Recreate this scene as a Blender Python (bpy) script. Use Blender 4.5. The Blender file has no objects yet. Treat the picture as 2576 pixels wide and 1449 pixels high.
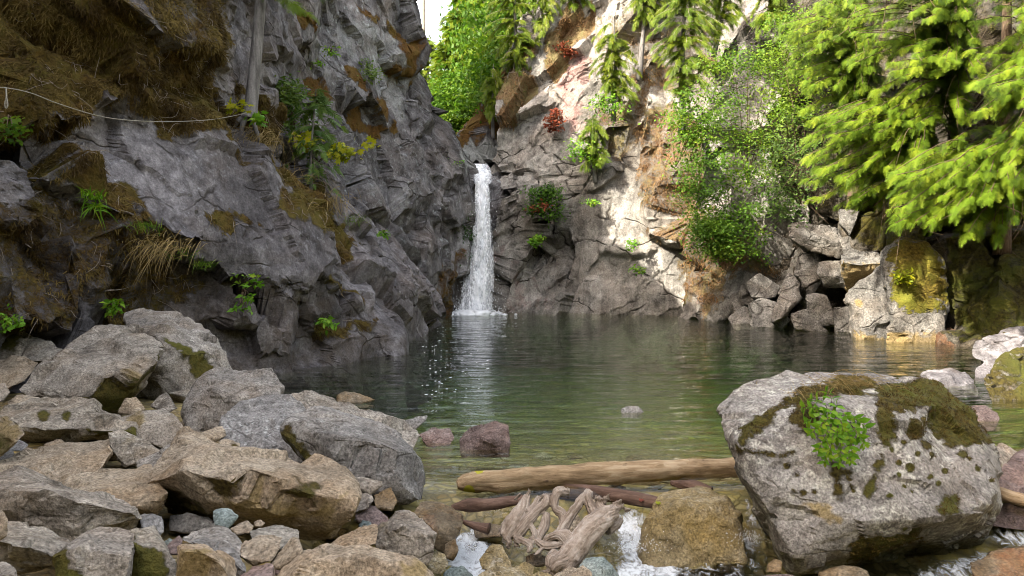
import bpy, bmesh, math, random
import numpy as np
from mathutils import Vector, noise as mnoise
S = bpy.context.scene
COL = S.collection
# ---------------------------------------------------------------- camera
CAM_H = 2.3
FF = 1909.3          # focal length in units of a 2576 wide frame
CX, CY = 1288.0, 659.0
cam_d = bpy.data.cameras.new('camera')
cam = bpy.data.objects.new('camera', cam_d); COL.objects.link(cam)
cam.location = (0, 0, CAM_H); cam.rotation_euler = (math.pi/2, 0, 0)
cam_d.sensor_width = 36.0; cam_d.lens = 36.0*FF/2576.0
cam_d.shift_y = -(724.5-CY)/2576.0
cam_d.clip_start = 0.05; cam_d.clip_end = 3000
S.camera = cam
# ---------------------------------------------------------------- light
SUN_DIR = Vector((-0.62, -0.47, 0.60)).normalized()     # towards the sun
SUN_EL = math.asin(SUN_DIR.z); SUN_AZ = math.atan2(SUN_DIR.x, SUN_DIR.y)
W = bpy.data.worlds.new('World'); S.world = W; W.use_nodes = True
_n = W.node_tree
sky = _n.nodes.new('ShaderNodeTexSky'); sky.sky_type = 'NISHITA'; sky.sun_disc = False
sky.sun_elevation = SUN_EL; sky.sun_rotation = SUN_AZ
sky.air_density = 1.0; sky.dust_density = 2.5
_hs = _n.nodes.new('ShaderNodeHueSaturation'); _hs.inputs['Saturation'].default_value = 0.6
_wt = _n.nodes.new('ShaderNodeMix'); _wt.data_type = 'RGBA'; _wt.blend_type = 'MULTIPLY'; _wt.inputs[0].default_value = 1.0
_wt.inputs[7].default_value = (1.13, 1.0, 0.87, 1)
_n.links.new(sky.outputs[0], _hs.inputs['Color']); _n.links.new(_hs.outputs[0], _wt.inputs[6])
_n.links.new(_wt.outputs[2], _n.nodes['Background'].inputs[0])
_n.nodes['Background'].inputs[1].default_value = 0.15
sun_d = bpy.data.lights.new('sun', 'SUN'); sun_d.energy = 2.0; sun_d.angle = math.radians(0.53)
sun_d.color = (1.0, 0.93, 0.80)
sun = bpy.data.objects.new('sun', sun_d); COL.objects.link(sun)
sun.rotation_euler = SUN_DIR.to_track_quat('Z', 'Y').to_euler(); sun.location = (-20, -15, 30)
S.view_settings.view_transform = 'Standard'; S.view_settings.look = 'None'
S.view_settings.gamma = 1.0; S.view_settings.exposure = 2.9
S.render.engine = 'CYCLES'
S.cycles.use_denoising = True; S.cycles.filter_width = 1.0
S.cycles.max_bounces = 6; S.cycles.diffuse_bounces = 1; S.cycles.glossy_bounces = 3
S.cycles.transmission_bounces = 4; S.cycles.transparent_max_bounces = 12
S.cycles.caustics_reflective = False; S.cycles.caustics_refractive = False
# ---------------------------------------------------------------- helpers
rng = np.random.default_rng(7); random.seed(7)
def U(fx, fy, d):
    """point seen at (fx, fy) of the 2576 wide photograph, d metres away"""
    return np.array([(fx-CX)/FF*d, d, CAM_H+(CY-fy)/FF*d])
def proj(P):
    y = np.maximum(P[:, 1], 0.2)
    return CX+FF*P[:, 0]/y, CY-FF*(P[:, 2]-CAM_H)/y
def tag(o, label, cat, group=None, kind=None):
    o['label'] = label; o['category'] = cat
    if group: o['group'] = group
    if kind: o['kind'] = kind
    return o
def mk(name, V, F, mat, parent=None, smooth=True, attrs=None, mats=None, midx=None, sharp=None):
    """F: (M,3) or (M,4) int array, or a list of such arrays"""
    me = bpy.data.meshes.new(name)
    V = np.ascontiguousarray(V, dtype=np.float32)
    Fs = [np.asarray(f, dtype=np.int32) for f in (F if isinstance(F, list) else [F]) if len(f)]
    me.vertices.add(len(V)); me.vertices.foreach_set('co', V.ravel())
    loops = np.concatenate([f.ravel() for f in Fs])
    sizes = np.concatenate([np.full(len(f), f.shape[1], np.int32) for f in Fs])
    starts = np.concatenate([[0], np.cumsum(sizes)[:-1]]).astype(np.int32)
    me.loops.add(len(loops)); me.loops.foreach_set('vertex_index', loops.astype(np.int32))
    me.polygons.add(len(sizes)); me.polygons.foreach_set('loop_start', starts)
    if midx is not None: me.polygons.foreach_set('material_index', np.asarray(midx, np.int32))
    me.update(calc_edges=True); me.validate()
    if smooth: me.polygons.foreach_set('use_smooth', np.ones(len(me.polygons), bool))
    if sharp: me.set_sharp_from_angle(angle=math.radians(sharp))
    for k, v in (attrs or {}).items():
        a = me.attributes.new(k, 'FLOAT', 'POINT'); a.data.foreach_set('value', np.asarray(v, np.float32))
    for m in (mats or [mat]): me.materials.append(m)
    o = bpy.data.objects.new(name, me); COL.objects.link(o)
    if parent: o.parent = parent
    return o
def empty(name, loc):
    o = bpy.data.objects.new(name, None); COL.objects.link(o); o.location = loc
    o.empty_display_size = 0.2
    return o
# --- noise
def _hash(x, y, z, s):
    with np.errstate(over='ignore'):
        h = (x.astype(np.uint32)*np.uint32(374761393) + y.astype(np.uint32)*np.uint32(668265263)
             + z.astype(np.uint32)*np.uint32(2246822519) + np.uint32((s*3266489917) & 0xffffffff))
        h = (h ^ (h >> np.uint32(13)))*np.uint32(1274126177)
        h = (h ^ (h >> np.uint32(15)))*np.uint32(2246822519)
        return h ^ (h >> np.uint32(16))
def perlin(P, seed=0):
    I = np.floor(P).astype(np.int64); f = P-I
    w = f*f*f*(f*(f*6-15)+10)
    out = np.zeros(len(P))
    for dx in (0, 1):
        for dy in (0, 1):
            for dz in (0, 1):
                h = _hash(I[:, 0]+dx, I[:, 1]+dy, I[:, 2]+dz, seed)
                g = ((h & 1023)/511.5-1)*(f[:, 0]-dx) + (((h >> 10) & 1023)/511.5-1)*(f[:, 1]-dy) + (((h >> 20) & 1023)/511.5-1)*(f[:, 2]-dz)
                out += g*(w[:, 0] if dx else 1-w[:, 0])*(w[:, 1] if dy else 1-w[:, 1])*(w[:, 2] if dz else 1-w[:, 2])
    return out*1.2
def fbm(P, scale, octs=4, seed=0, gain=0.5, ridged=False):
    out = np.zeros(len(P)); a = 1.0; Q = P/scale
    for k in range(octs):
        n = perlin(Q+k*17.3, seed+k)
        out += a*((0.5-np.abs(n))*1.6 if ridged else n); a *= gain; Q = Q*2.03
    return out
def facet(P, cell, seed=0, tilt=0.5):
    """stepped planes per Voronoi cell: (height, edge distance)"""
    Q = P/cell; I = np.floor(Q).astype(np.int64)
    b1 = np.full(len(P), 9.0); b2 = np.full(len(P), 9.0); val = np.zeros(len(P))
    for dx in (-1, 0, 1):
        for dy in (-1, 0, 1):
            for dz in (-1, 0, 1):
                c = I+np.array([dx, dy, dz])
                h = _hash(c[:, 0], c[:, 1], c[:, 2], seed); h2 = _hash(c[:, 0], c[:, 1], c[:, 2], seed+91)
                px = c[:, 0]+(h & 1023)/1023.; py = c[:, 1]+((h >> 10) & 1023)/1023.; pz = c[:, 2]+((h >> 20) & 1023)/1023.
                ex, ey, ez = Q[:, 0]-px, Q[:, 1]-py, Q[:, 2]-pz
                d = np.sqrt(ex*ex+ey*ey+ez*ez)
                v = ((h2 & 255)/127.5-1) + tilt*2*(((h2 >> 8) & 255)/127.5-1)*ex + tilt*2*(((h2 >> 16) & 255)/127.5-1)*ey + tilt*2*(((h2 >> 24) & 255)/127.5-1)*ez
                n1 = d < b1
                b2 = np.where(n1, b1, np.minimum(b2, d)); val = np.where(n1, v, val); b1 = np.where(n1, d, b1)
    return val, b2-b1
def vnorm(V, F):
    n = np.zeros_like(V)
    fn = np.cross(V[F[:, 1]]-V[F[:, 0]], V[F[:, 2]]-V[F[:, 0]])
    for k in range(F.shape[1]):
        for a in range(3): n[:, a] += np.bincount(F[:, k], fn[:, a], len(V))
    return n/np.maximum(np.linalg.norm(n, axis=1, keepdims=True), 1e-9)
_ico = {}
def ico(k):
    if k not in _ico:
        bm = bmesh.new(); bmesh.ops.create_icosphere(bm, subdivisions=k, radius=1)
        bm.verts.ensure_lookup_table()
        V = np.array([v.co[:] for v in bm.verts]); F = np.array([[v.index for v in f.verts] for f in bm.faces]); bm.free()
        V /= np.linalg.norm(V, axis=1, keepdims=True)
        _ico[k] = (V, F)
    return _ico[k]
def hull_planes(P):
    bm = bmesh.new()
    for p in P: bm.verts.new(p)
    r = bmesh.ops.convex_hull(bm, input=bm.verts)
    bm.normal_update(); out = []
    c = P.mean(0)
    for f in bm.faces:
        n = np.array(f.normal); d = n.dot(np.array(f.verts[0].co))
        if f.calc_area() < 1e-7: continue
        if d < 0: n, d = -n, -d
        if not any(n.dot(m) > 0.995 and abs(d-e) < 0.02 for m, e in out): out.append((n, d))
    bm.free()
    return out
def hull_solid(P, k, p=22.0):
    """rounded convex solid over points P: (verts, faces)"""
    P = np.asarray(P, float); lo, hi = P.min(0), P.max(0); c = (lo+hi)/2; s = np.maximum((hi-lo)/2, 1e-3)
    c = 0.5*c+0.5*P.mean(0)
    pl = hull_planes((P-c)/s)
    V, F = ico(k); p = p*3.4
    acc = np.zeros(len(V))
    for n, d in pl:
        acc += np.maximum(V@n/max(d, 0.05), 1e-6)**p
    r = 1.015*acc**(-1.0/p)
    return c+V*r[:, None]*s, F
def poly_sd(fx, fy, poly):
    """signed distance (inside > 0) to a polygon in photo units"""
    poly = np.asarray(poly, float); n = len(poly)
    d = np.full(len(fx), 1e9); ins = np.zeros(len(fx), bool)
    for i in range(n):
        a, b = poly[i], poly[(i+1) % n]; e = b-a
        t = np.clip(((fx-a[0])*e[0]+(fy-a[1])*e[1])/max(e.dot(e), 1e-9), 0, 1)
        d = np.minimum(d, np.hypot(fx-a[0]-t*e[0], fy-a[1]-t*e[1]))
        c = ((a[1] > fy) != (b[1] > fy)) & (fx < (b[0]-a[0])*(fy-a[1])/((b[1]-a[1]) or 1e-9)+a[0])
        ins ^= c
    return np.where(ins, d, -d)
def sstep(a, b, x):
    t = np.clip((x-a)/(b-a), 0, 1); return t*t*(3-2*t)
def tube(pts, rad, n=8, noise_amp=0.0, seed=0):
    """tapered tube along pts: (verts, quad faces)"""
    pts = np.asarray(pts, float); rad = np.broadcast_to(np.asarray(rad, float), (len(pts),))
    T = np.gradient(pts, axis=0); T /= np.maximum(np.linalg.norm(T, axis=1, keepdims=True), 1e-9)
    ref = np.array([0, 0, 1.0]) if abs(T[:, 2]).mean() < 0.8 else np.array([1.0, 0, 0])
    A = np.cross(T, ref); A /= np.maximum(np.linalg.norm(A, axis=1, keepdims=True), 1e-9); B = np.cross(T, A)
    an = np.linspace(0, 2*math.pi, n, endpoint=False)
    V = (pts[:, None, :] + rad[:, None, None]*(np.cos(an)[None, :, None]*A[:, None, :]+np.sin(an)[None, :, None]*B[:, None, :])).reshape(-1, 3)
    m = len(pts); i = np.arange(m-1)[:, None]*n; j = np.arange(n)[None, :]; j2 = (j+1) % n
    F = np.stack([i+j, i+j2, i+n+j2, i+n+j], -1).reshape(-1, 4)
    c0, c1 = len(V), len(V)+1
    V = np.vstack([V, pts[:1], pts[-1:]])
    jj = np.arange(n)
    F2 = np.vstack([np.stack([np.full(n, c0), (jj+1) % n, jj, jj], -1), np.stack([np.full(n, c1), (m-1)*n+jj, (m-1)*n+(jj+1) % n, (m-1)*n+(jj+1) % n], -1)])
    # caps as triangles
    if noise_amp:
        N = V-np.repeat(np.vstack([pts]), n, 0)[:len(V)-2] if False else None
    return V, F, F2[:, :3]
class Bag:
    """collects geometry into one mesh"""
    def __init__(s): s.V = []; s.F = {3: [], 4: []}; s.n = 0; s.A = []
    def add(s, V, *Fs, a=0.0):
        for F in Fs:
            F = np.asarray(F)
            if len(F): s.F[F.shape[1]].append(F+s.n)
        s.V.append(V); s.n += len(V); s.A.append(np.broadcast_to(np.asarray(a, float), (len(V),)))
    def tube(s, pts, rad, n=6, a=0.0):
        V, F, F2 = tube(pts, rad, n); s.add(V, F, F2, a=a)
    def get(s):
        V = np.vstack(s.V); F = [np.vstack(s.F[k]) for k in (3, 4) if s.F[k]]
        return V, F
    def build(s, name, mat, parent=None, smooth=True, attr=None):
        V, F = s.get()
        return mk(name, V, F, mat, parent, smooth, {attr: np.concatenate(s.A)} if attr else None)
def curve_pts(P, n=24):
    """Catmull-Rom through P"""
    P = np.asarray(P, float); m = len(P)
    if m == 2: return P[0]+np.linspace(0, 1, n)[:, None]*(P[1]-P[0])
    t = np.linspace(0, m-1, n); i = np.clip(t.astype(int), 0, m-2); f = (t-i)[:, None]
    p0 = P[np.maximum(i-1, 0)]; p1 = P[i]; p2 = P[i+1]; p3 = P[np.minimum(i+2, m-1)]
    return 0.5*((2*p1)+(-p0+p2)*f+(2*p0-5*p1+4*p2-p3)*f*f+(-p0+3*p1-3*p2+p3)*f**3)
# ---------------------------------------------------------------- materials
class NB:
    def __init__(s, name):
        s.m = bpy.data.materials.new(name); s.m.use_nodes = True; s.t = s.m.node_tree
        s.t.nodes.clear(); s.out = s.t.nodes.new('ShaderNodeOutputMaterial')
        s.pos = s.n('ShaderNodeNewGeometry').outputs['Position']
        s.objc = s.n('ShaderNodeTexCoord').outputs['Object']
    def n(s, typ, **kw):
        nd = s.t.nodes.new(typ)
        for k, v in kw.items(): setattr(nd, k, v)
        return nd
    def put(s, sock, v):
        if hasattr(v, 'is_output'): s.t.links.new(v, sock)
        elif isinstance(v, (tuple, list)) and len(v) == 3 and len(sock.default_value) == 4: sock.default_value = (*v, 1)
        else: sock.default_value = v
    def noise(s, scale, detail=4, rough=0.55, vec=None, dist=0.0):
        nd = s.n('ShaderNodeTexNoise'); s.put(nd.inputs['Vector'], vec or s.pos)
        nd.inputs['Scale'].default_value = scale; nd.inputs['Detail'].default_value = detail
        nd.inputs['Roughness'].default_value = rough; nd.inputs['Distortion'].default_value = dist
        return nd.outputs['Fac']
    def noisev(s, scale, detail=2, vec=None):
        nd = s.n('ShaderNodeTexNoise'); s.put(nd.inputs['Vector'], vec or s.pos)
        nd.inputs['Scale'].default_value = scale; nd.inputs['Detail'].default_value = detail
        return nd.outputs['Color']
    def voro(s, scale, vec=None, feat='DISTANCE_TO_EDGE', out='Distance', rnd=1.0):
        nd = s.n('ShaderNodeTexVoronoi', feature=feat); s.put(nd.inputs['Vector'], vec or s.pos)
        nd.inputs['Scale'].default_value = scale; nd.inputs['Randomness'].default_value = rnd
        return nd.outputs[out]
    def mapping(s, vec, scale=(1, 1, 1), rot=(0, 0, 0), loc=(0, 0, 0)):
        nd = s.n('ShaderNodeMapping'); s.put(nd.inputs['Vector'], vec)
        nd.inputs['Scale'].default_value = scale; nd.inputs['Rotation'].default_value = rot; nd.inputs['Location'].default_value = loc
        return nd.outputs[0]
    def warp(s, vec, scale, amt):
        c = s.noisev(scale, 3, vec)
        a = s.n('ShaderNodeVectorMath', operation='SUBTRACT'); s.put(a.inputs[0], c); a.inputs[1].default_value = (.5, .5, .5)
        b = s.n('ShaderNodeVectorMath', operation='SCALE'); s.put(b.inputs[0], a.outputs[0]); b.inputs['Scale'].default_value = amt
        d = s.n('ShaderNodeVectorMath', operation='ADD'); s.put(d.inputs[0], vec); s.put(d.inputs[1], b.outputs[0])
        return d.outputs[0]
    def ramp(s, fac, stops, interp='LINEAR'):
        nd = s.n('ShaderNodeValToRGB'); s.put(nd.inputs[0], fac); e = nd.color_ramp; e.interpolation = interp
        while len(e.elements) < len(stops): e.elements.new(0.5)
        for el, (p, c) in zip(e.elements, stops):
            el.position = p; el.color = (*c, 1) if isinstance(c, tuple) else (c, c, c, 1)
        return nd.outputs[0]
    def mix(s, f, a, b, mode='MIX'):
        nd = s.n('ShaderNodeMix', data_type='RGBA', blend_type=mode)
        s.put(nd.inputs[0], f); s.put(nd.inputs[6], a); s.put(nd.inputs[7], b)
        return nd.outputs[2]
    def math(s, op, a, b=0.0, clamp=False):
        nd = s.n('ShaderNodeMath', operation=op, use_clamp=clamp); s.put(nd.inputs[0], a); s.put(nd.inputs[1], b)
        return nd.outputs[0]
    def attr(s, name):
        nd = s.n('ShaderNodeAttribute'); nd.attribute_name = name; return nd.outputs['Fac']
    def objrand(s):
        return s.n('ShaderNodeObjectInfo').outputs['Random']
    def upz(s):
        nd = s.n('ShaderNodeSeparateXYZ'); s.put(nd.inputs[0], s.n('ShaderNodeNewGeometry').outputs['Normal']); return nd.outputs[2]
    def bump(s, h, strength=0.5, dist=0.02, prev=None):
        nd = s.n('ShaderNodeBump'); nd.inputs['Strength'].default_value = strength; nd.inputs['Distance'].default_value = dist
        s.put(nd.inputs['Height'], h)
        if prev is not None: s.put(nd.inputs['Normal'], prev)
        return nd.outputs[0]
    def princ(s, col, rough=0.85, spec=0.3, normal=None, **kw):
        nd = s.n('ShaderNodeBsdfPrincipled'); s.put(nd.inputs['Base Color'], col); s.put(nd.inputs['Roughness'], rough)
        s.put(nd.inputs['Specular IOR Level'], spec)
        if normal is not None: s.put(nd.inputs['Normal'], normal)
        for k, v in kw.items(): s.put(nd.inputs[k], v)
        return nd.outputs[0]
    def done(s, sh, vol=None):
        s.t.links.new(sh, s.out.inputs['Surface'])
        if vol is not None: s.t.links.new(vol, s.out.inputs['Volume'])
        return s.m

def rock(name, dark, mid, light, lichen=(0.42, 0.42, 0.38), lich=0.5, warm=(0.25, 0.17, 0.09), warm_amt=0.25,
         moss=(0.055, 0.045, 0.012), moss2=(0.13, 0.105, 0.02), stain=(0.2, 0.08, 0.03), crack=1.0, crack_s=0.9,
         fs=1.0, up_moss=0.0, bumpy=1.0, streak=0.0, grain=0.75, ck_rot=(0.3, 0.5, 0.2), ck_sc=(1, 1, 1.7), black=0.35, tint_var=0.0, rough=0.85):
    b = NB(name); p = b.pos
    n1 = b.noise(0.55*fs, 4, 0.6); n2 = b.noise(4.5*fs, 6, 0.66); n3 = b.noise(30*fs, 4, 0.7); n4 = b.noise(110*fs, 1, 0.6)
    f = b.math('ADD', b.math('MULTIPLY', n1, 0.45), b.math('MULTIPLY', n2, 0.55))
    col = b.ramp(f, [(0.36, dark), (0.5, mid), (0.64, light)])
    # blotches of lichen and dark algae
    lf = b.ramp(b.noise(7.5*fs, 6, 0.75, vec=b.mapping(p, loc=(3, 7, 1))), [(0.62-0.14*lich, 0.0), (0.70-0.10*lich, 1.0)])
    lf2 = b.math('MULTIPLY', lf, b.ramp(b.noise(0.9*fs, 3, vec=b.mapping(p, loc=(9, 2, 5))), [(0.38, 0.0), (0.6, 1.0)]))
    col = b.mix(b.math('MULTIPLY', lf2, min(1.0, 0.35+0.5*lich)), col, lichen)
    df = b.ramp(b.noise(5.0*fs, 6, 0.72, vec=b.mapping(p, loc=(13, 4, 8))), [(0.56, 0.0), (0.68, 1.0)])
    col = b.mix(b.math('MULTIPLY', df, black), col, (dark[0]*.3, dark[1]*.28, dark[2]*.27))
    wf = b.ramp(b.noise(1.1*fs, 3, 0.6, vec=b.mapping(p, loc=(5, 15, 2))), [(0.45, 0.0), (0.7, 1.0)])
    col = b.mix(b.math('MULTIPLY', wf, warm_amt), col, warm)
    if streak:
        k = b.noise(2.2*fs, 5, 0.65, vec=b.mapping(b.warp(p, 0.7, 0.5), scale=(1.6, 1.6, 0.16)))
        col = b.mix(b.math('MULTIPLY', b.ramp(k, [(0.5, 0.0), (0.66, 1.0)]), streak), col, (dark[0]*.35, dark[1]*.33, dark[2]*.33))
        k2 = b.ramp(b.noise(0.35*fs, 3, 0.6, vec=b.mapping(p, loc=(31, 3, 2))), [(0.35, 0.55), (0.65, 1.25)])
        col = b.mix(1.0, col, k2, 'MULTIPLY')
    # mineral grain
    col = b.mix(0.6, col, b.mix(n4, (0.25, 0.25, 0.25), (0.78, 0.78, 0.78)), 'OVERLAY')
    col = b.mix(grain, col, b.ramp(n3, [(0.34, 0.14), (0.66, 0.86)]), 'OVERLAY')
    if tint_var:
        r = b.objrand()
        col = b.mix(tint_var, col, b.ramp(r, [(0.0, (.42, .45, .52)), (.3, (.62, .55, .47)), (.6, (.5, .5, .5)), (0.8, (.66, .60, .50)), (1.0, (.40, .43, .42))]), 'OVERLAY')
    hts = []
    # cracks
    wv = b.warp(p, 1.3*fs, 0.55/fs)
    ck = b.voro(crack_s*fs, b.mapping(wv, scale=ck_sc, rot=ck_rot))
    ckm = b.ramp(ck, [(0.0, 1.0), (0.028, 0.0)])
    ckn = b.math('MULTIPLY', ckm, b.ramp(b.noise(1.7*fs, 3, vec=b.mapping(p, loc=(1, 1, 9))), [(0.45, 0.0), (0.58, 1.0)]))
    col = b.mix(b.math('MULTIPLY', ckn, 0.85*crack), col, (0.02, 0.016, 0.012))
    # veins / stain attribute
    st = b.attr('stain')
    sf = b.ramp(b.math('ADD', st, b.math('MULTIPLY', b.math('SUBTRACT', b.noise(3.0*fs, 5, 0.7), 0.5), 1.3)), [(0.36, 0.0), (0.85, 1.0)])
    stc = b.mix(b.ramp(n3, [(0.3, 0.0), (0.7, 1.0)]), tuple(c*0.55 for c in stain), tuple(c*1.6 for c in stain))
    col = b.mix(b.math('MULTIPLY', sf, 0.75), col, stc)
    # moss
    ms = b.attr('moss')
    if up_moss: ms = b.math('ADD', ms, b.math('MULTIPLY', b.math('MULTIPLY', b.math('SUBTRACT', b.upz(), 0.25), 1.0, True), up_moss))
    mn = b.math('ADD', b.math('MULTIPLY', b.math('SUBTRACT', b.noise(3.5*fs, 8, 0.8), 0.5), 2.3), b.math('MULTIPLY', b.math('SUBTRACT', n3, 0.5), 0.9))
    mf = b.ramp(b.math('ADD', ms, mn), [(0.34, 0.0), (0.72, 1.0)])
    mcol = b.mix(b.ramp(b.noise(16*fs, 5, 0.7), [(0.35, 0.0), (0.65, 1.0)]), moss, moss2)
    mcol = b.mix(b.ramp(b.noise(1.1, 4, 0.6, vec=b.mapping(p, loc=(21, 3, 6))), [(0.42, 0.0), (0.66, 0.8)]), mcol, (moss2[0]*.75, moss2[1]*1.05, moss2[2]*.8))
    col = b.mix(mf, col, mcol)
    h = b.math('MULTIPLY', n2, 0.045*bumpy/fs)
    h = b.math('ADD', h, b.math('MULTIPLY', n3, 0.014*bumpy/fs))
    h = b.math('SUBTRACT', h, b.math('MULTIPLY', ckn, 0.02*crack/fs))
    h = b.math('ADD', h, b.math('MULTIPLY', mf, b.math('MULTIPLY', n3, 0.03/fs)))
    nrm = b.bump(h, 1.0, 1.0)
    return b.done(b.princ(col, rough, 0.15, nrm))

def leaf(name, c1, c2, c3=None, trans=0.45, rough=0.55, scale=1.5):
    b = NB(name)
    a = b.attr('tint'); n = b.noise(scale, 3)
    f = b.math('ADD', b.math('MULTIPLY', a, 0.6), b.math('MULTIPLY', n, 0.4))
    col = b.ramp(f, [(0.15, c1), (0.5, c2), (0.85, c3 or c2)])
    d = b.n('ShaderNodeBsdfPrincipled'); b.put(d.inputs['Base Color'], col); d.inputs['Roughness'].default_value = rough
    d.inputs['Specular IOR Level'].default_value = 0.25
    t = b.n('ShaderNodeBsdfTranslucent'); b.put(t.inputs['Color'], b.mix(0.5, col, (0.9, 1.0, 0.35), 'MULTIPLY'))
    mx = b.n('ShaderNodeMixShader'); mx.inputs[0].default_value = trans
    b.t.links.new(d.outputs[0], mx.inputs[1]); b.t.links.new(t.outputs[0], mx.inputs[2])
    return b.done(mx.outputs[0])

def bark(name, dark, light, s=1.0):
    b = NB(name)
    n = b.noise(9*s, 7, 0.7, vec=b.mapping(b.pos, scale=(1, 1, 0.18))); n2 = b.noise(40*s, 4)
    col = b.mix(0.4, b.ramp(n, [(0.35, dark), (0.65, light)]), n2, 'OVERLAY')
    return b.done(b.princ(col, 0.9, 0.2, b.bump(n, 0.9, 0.04)))

M = {}
M['slab'] = rock('dark_slab_rock', (0.05, 0.046, 0.047), (0.14, 0.132, 0.137), (0.27, 0.26, 0.265), lich=0.45, lichen=(0.36, 0.37, 0.39),
                 warm=(0.15, 0.10, 0.06), warm_amt=0.25, moss=(0.030, 0.018, 0.006), moss2=(0.125, 0.078, 0.018), stain=(0.045, 0.034, 0.022), fs=0.8, crack=1.0, streak=0.4, grain=0.4, ck_rot=(0.0, -0.75, 0.3), ck_sc=(0.45, 1, 1.6))
M['wall'] = rock('grey_wall_rock', (0.042, 0.039, 0.039), (0.122, 0.116, 0.117), (0.25, 0.243, 0.242), lich=0.55, lichen=(0.40, 0.44, 0.44),
                 warm=(0.17, 0.11, 0.06), warm_amt=0.2, moss=(0.06, 0.032, 0.010), moss2=(0.15, 0.075, 0.02), stain=(0.27, 0.28, 0.265), fs=0.55, crack=1.0, streak=0.6, grain=0.45, ck_rot=(0.0, -0.95, 0.3), ck_sc=(0.5, 1, 1.5))
M['pale'] = rock('pale_wall_rock', (0.085, 0.079, 0.070), (0.23, 0.217, 0.195), (0.37, 0.354, 0.32), lich=0.3, lichen=(0.38, 0.38, 0.35),
                 warm=(0.30, 0.22, 0.15), warm_amt=0.22, moss=(0.08, 0.045, 0.02), moss2=(0.22, 0.145, 0.08), stain=(0.24, 0.13, 0.115), fs=0.55, crack=1.2, black=0.55, streak=0.5, grain=0.45, ck_rot=(0.0, 0.95, 0.3), ck_sc=(0.5, 1, 1.5))
M['dim'] = rock('dim_block_rock', (0.075, 0.071, 0.066), (0.165, 0.158, 0.147), (0.28, 0.27, 0.25), lich=0.4, lichen=(0.34, 0.33, 0.29),
                warm=(0.22, 0.15, 0.08), warm_amt=0.25, moss=(0.05, 0.036, 0.008), moss2=(0.20, 0.15, 0.026), stain=(0.20, 0.14, 0.05), fs=0.7, crack=0.9, black=0.5, streak=0.35)
M['boulder'] = rock('grey_boulder_rock', (0.085, 0.076, 0.064), (0.195, 0.178, 0.152), (0.33, 0.306, 0.262), lich=0.6, lichen=(0.44, 0.42, 0.37),
                    warm=(0.28, 0.20, 0.12), warm_amt=0.3, moss=(0.022, 0.018, 0.006), moss2=(0.12, 0.09, 0.022), stain=(0.17, 0.125, 0.05), fs=1.5, crack=0.6, crack_s=0.8, black=0.45, tint_var=0.3)
M['bluegrey'] = rock('blue_grey_rock', (0.075, 0.071, 0.066), (0.165, 0.159, 0.15), (0.29, 0.282, 0.265), lich=0.6, lichen=(0.42, 0.44, 0.42),
                     warm=(0.19, 0.14, 0.09), warm_amt=0.2, moss=(0.035, 0.025, 0.01), moss2=(0.10, 0.075, 0.02), stain=(0.18, 0.12, 0.05), fs=1.4, crack=0.6, black=0.5, tint_var=0.1)
M['tan'] = rock('tan_boulder_rock', (0.125, 0.098, 0.068), (0.25, 0.208, 0.153), (0.38, 0.328, 0.25), lich=0.35, lichen=(0.47, 0.42, 0.33),
                warm=(0.33, 0.21, 0.10), warm_amt=0.3, moss=(0.022, 0.016, 0.006), moss2=(0.11, 0.08, 0.022), stain=(0.20, 0.15, 0.065), fs=1.6, crack=0.5, black=0.4, tint_var=0.15)
M['lichened'] = rock('lichen_boulder_rock', (0.07, 0.064, 0.058), (0.17, 0.16, 0.147), (0.30, 0.288, 0.265), lich=0.95, lichen=(0.44, 0.44, 0.38),
                     warm=(0.22, 0.16, 0.11), warm_amt=0.2, moss=(0.014, 0.010, 0.004), moss2=(0.10, 0.078, 0.016), stain=(0.20, 0.145, 0.05), fs=1.6, crack=0.7, crack_s=0.7, black=0.35)
M['yellow'] = rock('algae_yellow_rock', (0.11, 0.085, 0.042), (0.23, 0.185, 0.10), (0.38, 0.335, 0.23), lich=0.8, lichen=(0.40, 0.37, 0.29),
                   warm=(0.27, 0.18, 0.04), warm_amt=0.45, moss=(0.05, 0.04, 0.01), moss2=(0.15, 0.11, 0.02), stain=(0.34, 0.19, 0.02), fs=1.7, crack=0.3, black=0.35, rough=0.5)
M['red'] = rock('reddish_rock', (0.075, 0.055, 0.05), (0.155, 0.118, 0.107), (0.26, 0.212, 0.195), lich=0.2, warm=(0.2, 0.11, 0.07), warm_amt=0.3, fs=1.6, crack=0.5, black=0.3)
M['teal'] = rock('teal_grey_rock', (0.08, 0.10, 0.095), (0.155, 0.19, 0.18), (0.28, 0.32, 0.30), lich=0.3, lichen=(0.42, 0.47, 0.44), warm=(0.2, 0.18, 0.12), warm_amt=0.15, fs=1.8, crack=0.4, black=0.2)
M['wet'] = rock('wet_brown_rock', (0.055, 0.042, 0.026), (0.125, 0.098, 0.062), (0.24, 0.195, 0.135), lich=0.25, lichen=(0.32, 0.28, 0.20), warm=(0.24, 0.13, 0.035), warm_amt=0.55, fs=1.6, crack=0.4, black=0.45, rough=0.35)
M['bank'] = rock('shade_toned_mossy_bank', (0.02, 0.018, 0.014), (0.05, 0.045, 0.035), (0.11, 0.10, 0.085), lich=0.2, lichen=(0.2, 0.19, 0.16), warm=(0.07, 0.045, 0.02), warm_amt=0.5, moss=(0.022, 0.018, 0.006), moss2=(0.10, 0.085, 0.016), fs=0.7, crack=0.6)  # soil and moss colours, darkened to paint shade behind cedars and in block gaps
M['mossy'] = rock('moss_coated_rock', (0.10, 0.095, 0.08), (0.2, 0.19, 0.165), (0.32, 0.30, 0.27), lich=0.4, moss=(0.025, 0.02, 0.006), moss2=(0.085, 0.068, 0.016), fs=1.3, crack=0.4, up_moss=0.9, warm_amt=0.2)
M['bark'] = bark('grey_bark', (0.07, 0.065, 0.06), (0.22, 0.21, 0.20))
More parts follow.
